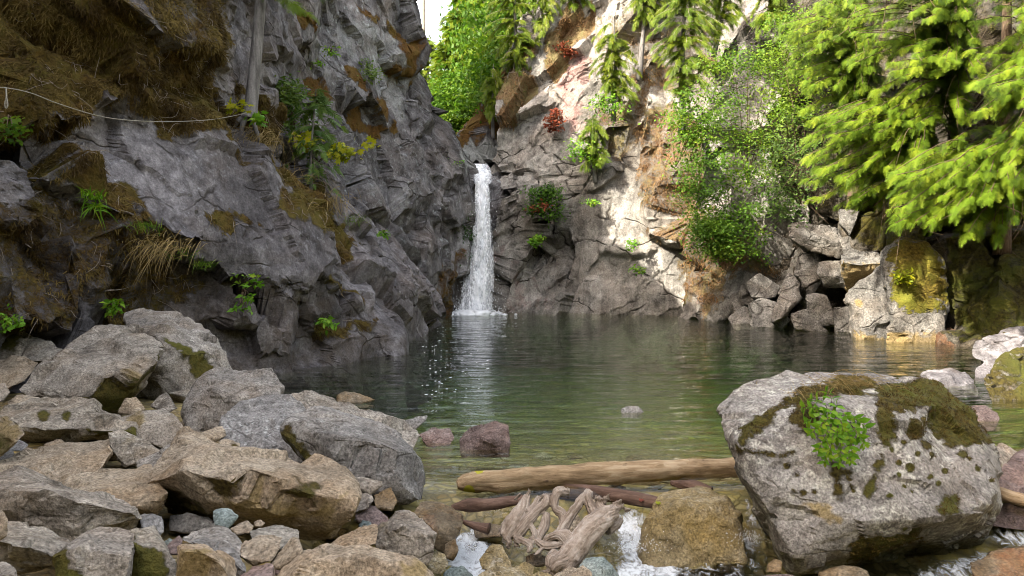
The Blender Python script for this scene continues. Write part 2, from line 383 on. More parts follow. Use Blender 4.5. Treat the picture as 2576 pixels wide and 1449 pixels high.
M['twig'] = bark('brown_twig', (0.06, 0.04, 0.025), (0.17, 0.12, 0.08), 3)
M['palebark'] = bark('pale_twig', (0.16, 0.13, 0.10), (0.34, 0.29, 0.24), 3)
M['cedar'] = leaf('cedar_scale_leaf', (0.03, 0.06, 0.006), (0.12, 0.20, 0.010), (0.24, 0.29, 0.018), trans=0.4, scale=0.8)
M['conifer'] = leaf('conifer_needles', (0.04, 0.08, 0.007), (0.12, 0.185, 0.012), (0.24, 0.265, 0.02), trans=0.45, scale=0.4)
M['broad'] = leaf('broad_leaf', (0.025, 0.075, 0.008), (0.075, 0.16, 0.012), (0.19, 0.26, 0.018), trans=0.45, scale=0.7)
M['fir'] = leaf('dull_fir_needles', (0.035, 0.08, 0.018), (0.085, 0.155, 0.03), (0.16, 0.23, 0.035), trans=0.35)
M['fresh'] = leaf('fresh_leaf', (0.06, 0.17, 0.012), (0.13, 0.29, 0.018), (0.26, 0.36, 0.025), trans=0.4)
M['yellowleaf'] = leaf('yellow_leaf', (0.16, 0.22, 0.01), (0.30, 0.32, 0.012), (0.42, 0.38, 0.015), trans=0.45)
M['redleaf'] = leaf('red_leaf', (0.10, 0.022, 0.012), (0.20, 0.045, 0.022), (0.28, 0.09, 0.035), trans=0.4)
M['strand'] = leaf('moss_strand', (0.028, 0.016, 0.006), (0.085, 0.056, 0.014), (0.19, 0.14, 0.04), trans=0.15, rough=0.9, scale=0.9)
M['strand_o'] = leaf('orange_moss_strand', (0.07, 0.032, 0.012), (0.17, 0.088, 0.032), (0.29, 0.19, 0.09), trans=0.15, rough=0.9, scale=0.9)
M['drygrass'] = leaf('dry_grass', (0.16, 0.11, 0.04), (0.30, 0.22, 0.09), (0.42, 0.32, 0.15), trans=0.2)
M['greengrass'] = leaf('green_grass', (0.05, 0.12, 0.012), (0.12, 0.22, 0.02), (0.25, 0.30, 0.05), trans=0.35)
def _rope():
    b = NB('weathered_rope'); n = b.noise(60, 3)
    return b.done(b.princ(b.ramp(n, [(0.3, (0.16, 0.15, 0.12)), (0.7, (0.33, 0.31, 0.26))]), 0.9))
M['rope'] = _rope()
def _wood(name, cols, axis_rot, s=1.0, dark=0.8):
    b = NB(name)
    if axis_rot is None:
        cv = b.n('ShaderNodeCombineXYZ'); b.put(cv.inputs[0], b.attr('along')); b.put(cv.inputs[1], b.attr('around')); b.put(cv.inputs[2], b.attr('arm'))
        v = b.mapping(cv.outputs[0], scale=(2.2, 12, 1))
    else: v = b.mapping(b.objc, scale=(0.9, 9, 9), rot=axis_rot)
    g = b.noise(3.2*s, 8, 0.65, vec=v, dist=0.6); g2 = b.noise(14*s, 5, 0.7, vec=v)
    big = b.noise(2.2, 4, 0.6, vec=b.objc)
    col = b.ramp(b.math('ADD', b.math('MULTIPLY', g, 0.6), b.math('MULTIPLY', big, 0.4)), [(0.34, cols[0]), (0.5, cols[1]), (0.66, cols[2])])
    crk = b.ramp(g2, [(0.30, 1.0), (0.40, 0.0)])
    col = b.mix(b.math('MULTIPLY', crk, dark*0.85), col, (cols[0][0]*.25, cols[0][1]*.22, cols[0][2]*.2))
    sp = b.ramp(b.noise(3.5, 4, 0.6, vec=b.mapping(b.objc, scale=(1, 2, 2), loc=(4, 2, 7))), [(0.66, 0.0), (0.72, 1.0)])
    col = b.mix(b.math('MULTIPLY', sp, dark), col, (0.055, 0.032, 0.018))
    ms = b.attr('moss'); col = b.mix(b.ramp(b.math('ADD', ms, b.math('SUBTRACT', b.noise(30, 4), 0.5)), [(0.45, 0.0), (0.55, 1.0)]), col, (0.30, 0.28, 0.02))
    return b.done(b.princ(col, 0.8, 0.25, b.bump(b.math('ADD', g, b.math('MULTIPLY', g2, 0.5)), 0.7, 0.012)))
M['log'] = _wood('pale_log_wood', ((0.10, 0.065, 0.034), (0.27, 0.19, 0.105), (0.42, 0.335, 0.215)), (0, 0, 0))
M['drift'] = _wood('bleached_root_wood', ((0.10, 0.07, 0.048), (0.28, 0.225, 0.175), (0.46, 0.41, 0.35)), None, 1.0, 0.8)
M['darkwood'] = _wood('dark_wet_wood', ((0.045, 0.026, 0.018), (0.11, 0.066, 0.046), (0.22, 0.145, 0.11)), (0, 0, 0))
# ---------------------------------------------------------------- ground, hills and cliffs
def chunk(pts, back=4.0, shrink=0.92, k=4, p=26.0):
    pts = np.array(pts, float)
    P = np.array([U(*q) for q in pts])
    low = P[P[:, 2] < 1.0].copy(); low[:, 2] = -2.5
    c = pts[:, :2].mean(0)
    B = np.array([U(c[0]+(q[0]-c[0])*shrink, c[1]+(q[1]-c[1])*shrink, q[2]+back) for q in pts])
    lb = low.copy(); lb[:, 1] += back
    return hull_solid(np.vstack([P, B, low, lb]), k, p)
def block(lo, hi, jit=0.0, k=4, p=18):
    lo, hi = np.array(lo, float), np.array(hi, float)
    P = np.array([[(lo, hi)[i][0], (lo, hi)[j][1], (lo, hi)[m][2]] for i in (0, 1) for j in (0, 1) for m in (0, 1)])
    return hull_solid(P+rng.normal(0, jit, P.shape) if jit else P, k, p)
def union(solids, voxel):
    b = Bag()
    for V, F in solids: b.add(V, F)
    o = b.build('union_tmp', M['wall'])
    m = o.modifiers.new('r', 'REMESH'); m.mode = 'VOXEL'; m.voxel_size = voxel; m.adaptivity = 0
    dg = bpy.context.evaluated_depsgraph_get(); dg.update()
    e = o.evaluated_get(dg); me = e.to_mesh()
    V = np.empty(len(me.vertices)*3, np.float32); me.vertices.foreach_get('co', V)
    me.calc_loop_triangles()
    F = np.empty(len(me.loop_triangles)*3, np.int32); me.loop_triangles.foreach_get('vertices', F)
    e.to_mesh_clear(); d = o.data; bpy.data.objects.remove(o); bpy.data.meshes.remove(d)
    return V.reshape(-1, 3).astype(float), F.reshape(-1, 3)
def smooth_mesh(V, F, it):
    E = np.vstack([F[:, [0, 1]], F[:, [1, 2]], F[:, [2, 0]]])
    for _ in range(it):
        A = np.zeros_like(V); n = np.bincount(E[:, 0], minlength=len(V)).astype(float)+np.bincount(E[:, 1], minlength=len(V))
        for a in range(3): A[:, a] = np.bincount(E[:, 0], V[E[:, 1], a], len(V))+np.bincount(E[:, 1], V[E[:, 0], a], len(V))
        V = V*0.4+0.6*A/np.maximum(n, 1)[:, None]
    return V
def planarize(V, F, spacing, R, squash, blend, off, tilt, nsm, seed):
    """break the surface into flat-faced blocks: every vertex moves onto the plane of its nearest seed"""
    from mathutils.kdtree import KDTree
    N = vnorm(smooth_mesh(V, F, nsm), F); r = np.random.default_rng(seed)
    ar = 0.5*np.linalg.norm(np.cross(V[F[:, 1]]-V[F[:, 0]], V[F[:, 2]]-V[F[:, 0]]), axis=1).sum()
    k = int(np.clip(ar/spacing**2, 8, len(V)//6)); id = r.choice(len(V), k, replace=False)
    Q = (V+0.12*spacing*np.stack([fbm(V, spacing*.5, 2, seed+i) for i in range(3)], 1))@R.T*np.array(squash)
    kd = KDTree(k)
    for i, q in enumerate(Q[id]): kd.insert(q, i)
    kd.balance()
    near = np.array([kd.find(q)[1] for q in Q])
    c = V[id][near]; n = N[id]+r.normal(0, tilt, (k, 3)); n = n/np.linalg.norm(n, axis=1, keepdims=True); o = r.normal(0, off, k)
    n, o = n[near], o[near]
    dd = ((c-V)*n).sum(1)+o
    dd = np.clip(dd, -0.5*spacing, 0.5*spacing)
    b = blend if np.isscalar(blend) else blend[:, None]
    return V+(b*(dd[:, None]*n))
def rotm(rot):
    ca, sa, cb, sb = math.cos(rot[0]), math.sin(rot[0]), math.cos(rot[1]), math.sin(rot[1])
    return np.array([[ca, -sa, 0], [sa, ca, 0], [0, 0, 1]])@np.array([[cb, 0, sb], [0, 1, 0], [-sb, 0, cb]])
def crag(V, F, seed, big=0.3, cell=1.6, off=0.14, cell2=0.5, off2=0.035, fine=0.012, rot=(0.35, -0.5), squash=(1, 1, 1.8), smooth=2, calm=None, saw=None, tilt=0.16):
    V = smooth_mesh(V, F, smooth); N = vnorm(smooth_mesh(V, F, 12), F); N0 = N
    amp = np.ones(len(V)) if calm is None else 1.0-calm(V)
    d = big*fbm(V, 3.4, 2, seed+3)
    if saw:
        n, sp, am = saw
        u = V@np.array(n)/sp+1.1*fbm(V, 5.0, 2, seed+21)+0.16*fbm(V, 0.9, 3, seed+22)
        fr = u-np.floor(u); k = np.floor(u)
        on = np.clip(0.5+1.6*fbm(V, 3.0, 2, seed+23)+0.4*np.sin(k*12.9898), 0, 1)
        d += amp*am*on*(fr**1.3-0.45)
    V = V+N*d[:, None]; R = rotm(rot)
    V = planarize(V, F, cell, R, squash, 0.85*(0.3+0.7*amp), off, tilt, 8, seed+31)
    V = planarize(V, F, cell2, R, squash, 0.8*(0.12+0.88*amp), off2, tilt*.9, 3, seed+32)
    V = planarize(V, F, cell2*.42, R, squash, 0.6*amp, off2*.3, tilt*.8, 2, seed+33)
    N = vnorm(V, F)
    return V+N*(fine*fbm(V, 0.35, 4, seed+4, 0.6))[:, None], N0
def masks(V, polys, soft=14.0, amp=26.0, seed=50, scale=0.9):
    fx, fy = proj(V); n = fbm(V, scale, 4, seed, 0.6)
    m = np.zeros(len(V))
    for pl in polys:
        w = 1.0
        if isinstance(pl, tuple): pl, w = pl
        m = np.maximum(m, w*sstep(-soft, soft, poly_sd(fx, fy, pl)+amp*n))
    return m
def terrain_h(X, Y):
    P = np.stack([X, Y, np.zeros_like(X)], 1)
    # stony bank to the left, pool basin, stream bed below the log dam
    bank = 0.40-0.045*np.clip(Y-3.5, 0, 6)+0.12*np.clip(-X-2, 0, 4)*0.4
    edge = -0.55+0.0*Y-0.38*np.clip(Y-5.5, 0, 12)+0.30*np.clip(5.0-Y, -1, 3)
    t = sstep(0.15, -1.3, (X-edge)/1.0)
    pool = -0.12-3.0*(1-np.exp(-np.clip(Y-8.0, 0, 40)/17.0))
    pool = pool+0.25*np.clip(X-9, 0, 5)*np.clip((22-Y)/10, 0, 1)
    low = -0.62-0.05*(7.0-Y)*0
    s = sstep(7.0, 8.0, Y+0.0*X)
    bed = low*(1-s)+np.minimum(pool, -0.12)*s
    h = bed*(1-t)+bank*t
    # behind the left bank the pool passes under the big cliffs; far away the hills climb
    h = np.where((Y > 13) & (X < -1), np.minimum(h, pool), h)
    rise = np.clip((Y-42)/60, 0, 1); hill = 3+13*rise**1.2+9*np.clip((np.abs(X+2)-8)/25, 0, 1)*rise*4
    k = sstep(37, 46, Y); h = h*(1-k)+hill*k
    far = sstep(26, 60, np.abs(X)); h = h*(1-far)+far*np.maximum(h, 6)
    # unseen gorge slopes behind camera and right, added to cut light on front faces
    beh = sstep(-4, -20, Y)*16+sstep(13, 26, X)*sstep(24, 8, Y)*12
    h = h+beh
    h += 0.05*fbm(P, 0.7, 4, 5)*(Y < 40)+1.2*fbm(P, 9, 3, 6)*k
    return h
def axis_pts(lo, hi, step0, c0, c1, grow=1.25):
    mid = list(np.arange(c0, c1, step0)); a, st = c0, step0; left = []
    while a > lo: st *= grow; a -= st; left.append(a)
    a, st = mid[-1], step0; right = []
    while a < hi: st *= grow; a += st; right.append(a)
    return np.array(left[::-1]+mid+right)
def _ground_mat():
    b = NB('stream_bed_stones'); p = b.pos
    v = b.warp(p, 3.0, 0.12)
    idc = b.voro(4.2, v, 'F1', 'Color'); ed = b.voro(4.2, v)
    v2 = b.warp(p, 7.0, 0.05); id2 = b.voro(11, v2, 'F1', 'Color'); ed2 = b.voro(11, v2)
    sep = b.n('ShaderNodeSeparateColor'); b.put(sep.inputs[0], idc); sep2 = b.n('ShaderNodeSeparateColor'); b.put(sep2.inputs[0], id2)
    c = b.ramp(sep.outputs[0], [(0.0, (0.10, 0.085, 0.05)), (0.3, (0.31, 0.25, 0.09)), (0.55, (0.40, 0.33, 0.13)), (0.75, (0.21, 0.18, 0.08)), (1.0, (0.48, 0.41, 0.18))])
    c2 = b.ramp(sep2.outputs[0], [(0.0, (0.11, 0.09, 0.05)), (0.5, (0.26, 0.21, 0.11)), (1.0, (0.37, 0.32, 0.2))])
    pick = b.ramp(b.noise(0.9, 3), [(0.45, 0.0), (0.55, 1.0)])
    col = b.mix(pick, c, c2)
    col = b.mix(b.ramp(b.noise(2.5, 5, 0.7), [(0.4, 0.0), (0.7, 0.7)]), col, (0.26, 0.15, 0.035))
    gap = b.mix(pick, b.ramp(ed, [(0, 0.0), (0.2, 1.0)]), b.ramp(ed2, [(0, 0.0), (0.2, 1.0)]))
    col = b.mix(gap, (0.14, 0.115, 0.06), col)
    col = b.mix(0.4, col, b.noise(60, 4, 0.7), 'OVERLAY')
    hill = b.n('ShaderNodeSeparateXYZ'); b.put(hill.inputs[0], p)
    col = b.mix(b.ramp(b.math('DIVIDE', hill.outputs[2], 10.0), [(0.3, 0.0), (0.45, 1.0)]), col, (0.06, 0.07, 0.02))
    return b.done(b.princ(col, 0.7, 0.3, b.bump(gap, 0.5, 0.05)))
M['ground'] = _ground_mat()
def build_ground():
    xs = axis_pts(-900, 900, 0.14, -7, 11); ys = axis_pts(-900, 1500, 0.14, 2.5, 24)
    X, Y = np.meshgrid(xs, ys); n = len(xs); m = len(ys)
    V = np.stack([X.ravel(), Y.ravel(), terrain_h(X.ravel(), Y.ravel())], 1)
    i = (np.arange(m-1)[:, None]*n+np.arange(n-1)[None, :]).ravel()
    o = mk('ground', V, np.stack([i, i+1, i+n+1, i+n], 1), M['ground'])
    tag(o, 'stony stream bed and bank under the pool and the boulders', 'ground', kind='structure')
build_ground()

# ---- the near left cliff: bare sloping slab, mossy top, undercut foot
def build_slab():
    s = []
    s.append(chunk([(190, 300, 13.4), (400, 262, 14.6), (560, 285, 15.8), (640, 350, 16.4), (720, 440, 17.0), (810, 560, 17.4), (850, 650, 17.2), (853, 700, 17.0),
                    (820, 745, 17.0), (740, 725, 16.2), (650, 690, 15.4), (560, 690, 14.9), (480, 640, 14.3), (390, 545, 13.5), (250, 520, 12.8), (130, 500, 12.4), (55, 410, 12.3), (90, 350, 12.6)], 4.5, k=5, p=40))
    s.append(chunk([(300, 600, 14.5), (480, 620, 15.3), (650, 690, 16.2), (840, 730, 17.6), (845, 800, 17.5), (820, 850, 17.2), (670, 885, 16.1), (540, 890, 15.1), (400, 860, 14.5), (300, 830, 14.0)], 3))
    s.append(chunk([(640, 740, 15.4), (720, 745, 15.7), (745, 790, 15.9), (700, 860, 15.9), (655, 850, 15.5), (635, 790, 15.3)], 2, k=3))
    s.append(chunk([(555, 915, 14.9), (640, 885, 15.9), (720, 855, 16.8), (820, 825, 18.0), (920, 805, 19.2), (930, 850, 18.8), (930, 905, 18.7), (870, 935, 17.2), (760, 955, 15.9), (640, 975, 15.0), (560, 985, 14.6)], 3, k=5))
    s.append(chunk([(848, 690, 18.6), (880, 680, 19.2), (920, 715, 19.5), (930, 780, 19.2), (925, 830, 18.7), (850, 820, 18.3)], 3))
    s.append(chunk([(925, 790, 19.3), (960, 775, 19.9), (1005, 790, 20.0), (1018, 860, 19.2), (1012, 905, 18.6), (940, 910, 18.5), (930, 850, 18.7)], 3, k=4, p=14))
    s.append(chunk([(1010, 740, 22.4), (1050, 735, 23.2), (1070, 770, 24.0), (1072, 855, 23.6), (1025, 860, 22.8), (1008, 800, 22.2)], 3, k=4, p=14))
    s.append(chunk([(800, 560, 19.0), (870, 590, 19.6), (930, 640, 20.2), (1000, 705, 21.0), (1045, 745, 22.6), (1020, 800, 21.4), (940, 790, 20.2), (860, 720, 19.0)], 4))
    s.append(chunk([(700, 400, 18.6), (770, 460, 19.4), (840, 560, 20.2), (930, 630, 21.5), (1000, 700, 23.2), (1090, 765, 25.5), (1010, 650, 26), (910, 540, 24.0), (800, 450, 22), (735, 395, 20.5)], 4))
    # mossy shoulder above the slab, carrying on out of the picture
    s.append(chunk([(-150, 300, 10.6), (70, 310, 11.6), (240, 290, 12.9), (430, 300, 14.8), (600, 290, 16.5), (560, 225, 17.2), (480, 150, 17.0), (385, 80, 16.4), (320, 0, 15.8), (200, -160, 15.0), (-100, -250, 13.0), (-300, 0, 10.8)], 6, k=5))
    # broken soil and rock on the lower left
    s.append(chunk([(-200, 440, 10.8), (60, 470, 11.9), (260, 520, 13.2), (380, 560, 14.1), (370, 700, 14.1), (340, 850, 13.9), (180, 850, 12.9), (0, 840, 11.6), (-250, 900, 9.6)], 4, k=5))
    s.append(chunk([(160, 470, 12.2), (300, 470, 12.6), (370, 530, 13.0), (300, 545, 12.9), (170, 500, 12.3)], 2, k=3))
    s.append(chunk([(20, 690, 11.2), (110, 700, 11.7), (120, 780, 11.8), (30, 800, 11.0)], 2, k=3))
    s.append(chunk([(60, 480, 12.0), (160, 490, 12.2), (120, 540, 12.3), (50, 530, 11.9)], 2, k=3))
    # dark hanging wall behind the mossy shoulder
    s.append(chunk([(300, -250, 17.6), (560, -260, 18.8), (585, 60, 18.6), (575, 190, 18.4), (540, 215, 18.2), (470, 160, 17.9), (360, 90, 17.4), (300, 0, 17.0)], 4))
    s.append(chunk([(560, 200, 18.0), (640, 240, 18.6), (690, 340, 18.8), (660, 400, 18.2), (600, 330, 17.4), (560, 270, 17.2)], 3))
    # unseen gorge side past the camera, its height shaped to shade boulders and pool
    s.append(block((-22, -16, -1), (-11.5, 7, 18.0), 0.8)); s.append(block((-24, 5, -1), (-8.8, 17, 15.0), 0.6))
    s.append(block((-20, 13, 6), (-6.4, 22, 14.6), 0.5))
    V, F = union(s, 0.072)
    def calm(V):
        fx, fy = proj(V)
        return np.maximum(0.8*sstep(-20, 15, poly_sd(fx, fy, [(550, 830), (850, 800), (1020, 740), (1075, 780), (1075, 880), (930, 925), (560, 995)])), 0.88*sstep(-30, 20, poly_sd(fx, fy, [(210, 330), (400, 290), (620, 350), (830, 620), (830, 700), (560, 660), (400, 540), (300, 450)])))
    mm = masks(V, [[(-300, -300), (330, -300), (560, 225), (610, 300), (400, 330), (215, 300), (-300, 330)], [(-300, 470), (160, 520), (330, 560), (430, 650), (330, 800), (-300, 850)]], 12, 34, 51, 0.8)
    V2, N = crag(V, F, 11, big=0.2, cell=1.5, off=0.13, cell2=0.5, off2=0.035, fine=0.010, rot=(0.3, -0.7), squash=(0.4, 1, 1.5), calm=calm, saw=((-0.6, 0.1, -0.8), 1.1, 0.30))
    V2 = V2+N*(mm*(0.16*fbm(V*np.array([1, 1, .7]), 0.75, 3, 19, ridged=True)+0.05*fbm(V, 0.22, 3, 20)-0.08))[:, None]
    moss_p = [[(-300, -300), (330, -300), (330, 0), (380, 80), (480, 150), (560, 225), (610, 300), (560, 330), (470, 345), (400, 330), (370, 290), (250, 265), (215, 300), (90, 300), (-300, 330)],
              ([(330, -300), (570, -300), (580, 100), (560, 230), (470, 160), (370, 80)], 0.62),
              [(85, 300), (215, 295), (150, 370), (85, 365)],
              [(380, 300), (470, 320), (450, 350), (400, 345)],
              [(560, 300), (640, 360), (640, 410), (580, 370)], [(600, 200), (690, 280), (690, 370), (620, 330)],
              [(130, 440), (340, 470), (370, 560), (230, 480), (150, 475)],
              ([(-300, 470), (160, 520), (330, 560), (430, 650), (560, 720), (330, 800), (250, 840), (-300, 850)], 0.56),
              [(700, 455), (780, 470), (800, 540), (770, 570), (710, 520)],
              [(530, 540), (600, 530), (600, 580), (560, 620)], [(580, 520), (700, 560), (690, 580), (600, 545)],
              [(700, 400), (760, 450), (900, 610), (880, 640), (790, 540), (720, 460)],
              [(840, 700), (910, 760), (900, 775), (845, 730)], [(800, 820), (920, 815), (920, 830), (820, 850)]]
    stain_shade_p = [[(300, 630), (560, 690), (850, 740), (840, 860), (540, 890), (340, 850)], [(550, 900), (930, 830), (1020, 860), (1010, 900), (640, 960), (560, 960)]]  # first patch paints the undercut's shade over dark lichened rock; second is brown shelf
    o = mk('cliff', V2, F, M['slab'], sharp=24, attrs={'moss': masks(V, moss_p, 12, 34, 51, 0.8), 'stain': 0.62*masks(V, stain_shade_p, 16, 30, 52)})
    tag(o, 'dark grey sloping rock slab with a brown mossy shoulder and an undercut foot beside the pool', 'cliff', kind='structure')
    return V2, F, masks(V, moss_p, 12, 34, 51, 0.8), N
slabV, slabF, slabMoss, slabN = build_slab()

# ---- the tall wall left of the waterfall
def build_wall():
    s = []
    s.append(chunk([(560, -320, 23.5), (760, -320, 26), (960, -260, 30), (968, 0, 30), (955, 40, 30.2), (998, 66, 31), (1046, 102, 31.8), (1038, 140, 31.8), (1036, 165, 31.9), (1018, 208, 31.8), (900, 250, 29.8), (770, 220, 26.6), (640, 160, 23.8)], 6, k=5, p=34))
    s.append(chunk([(630, 80, 23.2), (800, 190, 26.6), (1010, 208, 31.6), (1032, 232, 32.2), (1052, 258, 32.4), (1068, 298, 32.6), (1090, 316, 32.8), (1088, 352, 32.8), (900, 400, 28.8), (760, 390, 25.2), (680, 350, 23.8), (630, 290, 22.8)], 6, k=5, p=34))
    s.append(chunk([(820, 330, 27.0), (1000, 320, 31.2), (1088, 350, 32.6), (1115, 370, 33.2), (1156, 412, 34.0), (1160, 440, 34.2), (1182, 520, 34.9), (1172, 640, 34.5), (1150, 790, 34.0), (1075, 800, 32.2), (1000, 650, 28.4), (900, 520, 26.4), (830, 430, 26)], 5, k=5, p=34))
    s.append(chunk([(700, 300, 23.0), (860, 330, 26.5), (920, 450, 26.2), (1000, 600, 27.6), (1060, 740, 28.6), (960, 650, 25.6), (800, 470, 23.4), (700, 400, 22.4)], 5))
    s.append(chunk([(1085, 720, 31.6), (1130, 700, 32.6), (1150, 760, 33.2), (1150, 800, 33.2), (1090, 800, 31.6)], 3, k=3))
    s.append(chunk([(1045, 760, 28.0), (1090, 750, 29.5), (1100, 815, 30.0), (1060, 830, 28.6)], 3, k=3))
    s.append(block((-16, 20, 9), (-6.6, 28, 13.2), 0.5))  # unseen wall top, added to shade the foot of the pale cliff
    # rock behind and beside the falling water
    s.append(chunk([(1140, 430, 36.0), (1300, 430, 36.2), (1310, 800, 36.4), (1130, 800, 36.2)], 4))
    s.append(chunk([(1155, 440, 34.6), (1190, 445, 35.4), (1208, 462, 35.5), (1200, 520, 35.4), (1170, 560, 34.9)], 3, k=3))
    s.append(chunk([(1150, 335, 37.5), (1190, 330, 38), (1262, 345, 38.4), (1262, 412, 37.6), (1155, 412, 37.2)], 4))
    s.append(chunk([(1156, 352, 38.0), (1200, 262, 38.8), (1225, 232, 39.2), (1285, 220, 39.4), (1300, 360, 38.8)], 4))
    V, F = union(s, 0.09)
    V2, N = crag(V, F, 31, big=0.3, cell=2.5, off=0.18, cell2=0.95, off2=0.045, fine=0.012, tilt=0.12, rot=(0.4, -1.0), squash=(0.45, 0.9, 1.3), saw=((-0.75, 0.2, -0.6), 1.6, 0.45))
    fx, fy = proj(V)
    moss_p = [[(645, 150), (720, 180), (740, 230), (660, 220)], [(740, 190), (800, 200), (830, 260), (770, 260)], [(990, 60), (1046, 110), (1035, 160), (1010, 160), (1000, 100)],
              [(1000, 160), (1035, 170), (1020, 205), (960, 170)], [(930, 250), (975, 250), (970, 300), (1000, 340), (950, 300)], [(885, 240), (920, 270), (920, 330), (890, 310)],
              [(915, 310), (1000, 315), (1010, 340), (930, 330)], [(700, 0), (760, 30), (800, 80), (740, 60)], [(880, 0), (960, 40), (950, 70), (900, 30)],
              [(640, 0), (700, 80), (690, 140), (640, 90)], [(850, 180), (880, 200), (900, 260), (860, 220)],
              ([(1080, 690), (1150, 640), (1155, 800), (1085, 800)], 0.6), [(1158, 350), (1200, 240), (1300, 215), (1290, 330), (1230, 345), (1200, 320), (1160, 360)]]
    stain_shade_p = [([(860, 0), (1046, 90), (1030, 240), (1060, 300), (960, 300), (900, 200), (840, 90)], 0.55), ([(730, 60), (830, 90), (900, 220), (850, 210), (780, 130)], 0.42),
               ([(1140, 330), (1275, 340), (1270, 420), (1150, 425)], 0.95)]
    o = mk('cliff', V2, F, M['wall'], sharp=24, attrs={'moss': masks(V, moss_p, 10, 26, 61, 1.1), 'stain': masks(V, stain_shade_p, 30, 40, 62, 1.6)})
    tag(o, 'tall dark grey rock wall with pale upper face, left of the waterfall', 'cliff', kind='structure')
    # brown algae streaks on the wet rock at the waterfall
build_wall()

# ---- the pale cliff right of the waterfall
def build_pale():
    s = []
    s.append(chunk([(1430, -300, 38), (1620, -300, 37), (1680, 0, 36), (1600, 250, 35.2), (1500, 430, 34.8), (1380, 460, 35.0), (1270, 440, 35.8), (1258, 330, 36.8), (1285, 200, 37.4), (1345, 100, 37.8), (1425, 0, 38)], 6, k=5, p=34))
    s.append(chunk([(1480, -300, 37.0), (1980, -300, 33.8), (1990, 150, 32.4), (1920, 340, 32.0), (1720, 360, 33.6), (1600, 300, 34.6), (1520, 150, 35.8)], 6, k=5, p=34))
    s.append(chunk([(1560, 260, 34.8), (1700, 230, 33.6), (1790, 400, 31.6), (1770, 560, 30.8), (1690, 630, 31.2), (1610, 560, 32.4), (1580, 430, 33.4)], 5))
    s.append(chunk([(1390, 470, 34.8), (1550, 400, 34.0), (1600, 430, 33.4), (1625, 560, 33.0), (1720, 640, 32.2), (1770, 720, 31.8), (1780, 810, 31.6), (1640, 810, 32.6), (1430, 810, 34.4), (1415, 740, 34.4), (1380, 620, 34.8)], 5, k=5, p=34))
    s.append(chunk([(1236, 442, 34.8), (1270, 435, 35.2), (1335, 445, 34.8), (1350, 600, 34.4), (1310, 690, 34.8), (1270, 640, 35.0), (1250, 560, 35.0)], 5, k=4, p=34))
    s.append(chunk([(1250, 690, 35.0), (1330, 680, 34.8), (1400, 650, 34.6), (1420, 740, 34.3), (1420, 810, 34.2), (1285, 810, 34.4), (1245, 800, 35.4)], 4))
    s.append(chunk([(1240, 560, 35.2), (1275, 600, 35.0), (1300, 700, 34.9), (1260, 800, 35.2), (1235, 800, 35.6)], 4, k=3))
    s.append(chunk([(1740, 560, 30.8), (1860, 500, 29.2), (2010, 500, 28.2), (2080, 640, 27.2), (2085, 830, 26.6), (1950, 830, 28.2), (1840, 820, 30.2), (1760, 810, 31.2)], 5))
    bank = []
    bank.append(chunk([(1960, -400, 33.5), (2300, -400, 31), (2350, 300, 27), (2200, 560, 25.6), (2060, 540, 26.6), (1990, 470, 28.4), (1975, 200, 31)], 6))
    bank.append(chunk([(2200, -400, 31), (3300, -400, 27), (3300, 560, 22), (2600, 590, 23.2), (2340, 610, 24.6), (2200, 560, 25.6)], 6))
    s.append(chunk([(1300, 60, 39), (1640, -200, 38), (2100, -200, 35.5), (2160, 620, 30), (2100, 800, 29.5), (1760, 800, 33.5), (1280, 800, 36.2), (1262, 420, 38.5)], 4, k=5, p=40))
    # overlapping plates with dark undersides
    s.append(chunk([(1470, 440, 34.0), (1555, 435, 33.4), (1560, 460, 33.3), (1500, 505, 33.6), (1455, 520, 33.8)], 2, k=3, p=40))
    s.append(chunk([(1460, 120, 35.6), (1530, 95, 35.0), (1560, 30, 35.0), (1600, 20, 34.8), (1600, 80, 34.8), (1500, 180, 35.2)], 2, k=3, p=40))
    s.append(chunk([(1860, 30, 32.6), (1960, 10, 32.0), (1980, 90, 32.0), (1920, 120, 32.2), (1870, 90, 32.4)], 2, k=3, p=40))
    s.append(chunk([(1500, 600, 33.4), (1620, 600, 32.6), (1660, 640, 32.3), (1580, 650, 32.6), (1500, 640, 33.2)], 2, k=3, p=40))
    V, F = union(s, 0.095)
    V2, N = crag(V, F, 41, big=0.3, cell=2.6, off=0.24, cell2=0.95, off2=0.05, fine=0.012, tilt=0.13, rot=(-0.2, 0.95), squash=(0.45, 0.9, 1.2), saw=((0.55, 0.1, -0.8), 2.3, 0.6),
                 calm=lambda V: 0.75*sstep(-30, 20, poly_sd(*proj(V), [(1440, 460), (1600, 440), (1620, 560), (1720, 660), (1760, 790), (1430, 790), (1440, 600)])))
    moss_p = [([(1590, 260), (1700, 230), (1770, 380), (1790, 520), (1750, 620), (1640, 600), (1600, 500), (1590, 380)], 0.62),
              [(1440, 0), (1500, 40), (1470, 110), (1420, 150), (1390, 220), (1360, 180), (1400, 60)], [(1270, 200), (1340, 110), (1350, 240), (1290, 300), (1262, 330)],
              ([(1480, 250), (1600, 250), (1590, 420), (1500, 420), (1480, 330)], 0.55), ([(1600, 150), (1760, 160), (1740, 240), (1600, 250)], 0.6),
              ([(1700, 620), (1800, 560), (1900, 600), (1860, 700), (1800, 800), (1740, 740)], 0.62), ([(1960, 0), (2100, -400), (3300, -400), (3300, 600), (2340, 620), (2200, 570), (2000, 480)], 0.95),  # widest patch: moss laid on fully to darken the shaded rock behind the cedars
              ([(1520, 40), (1740, 40), (1800, 160), (1580, 150)], 0.5), ([(2050, 480), (2250, 520), (2400, 620), (2200, 600)], 0.8)]
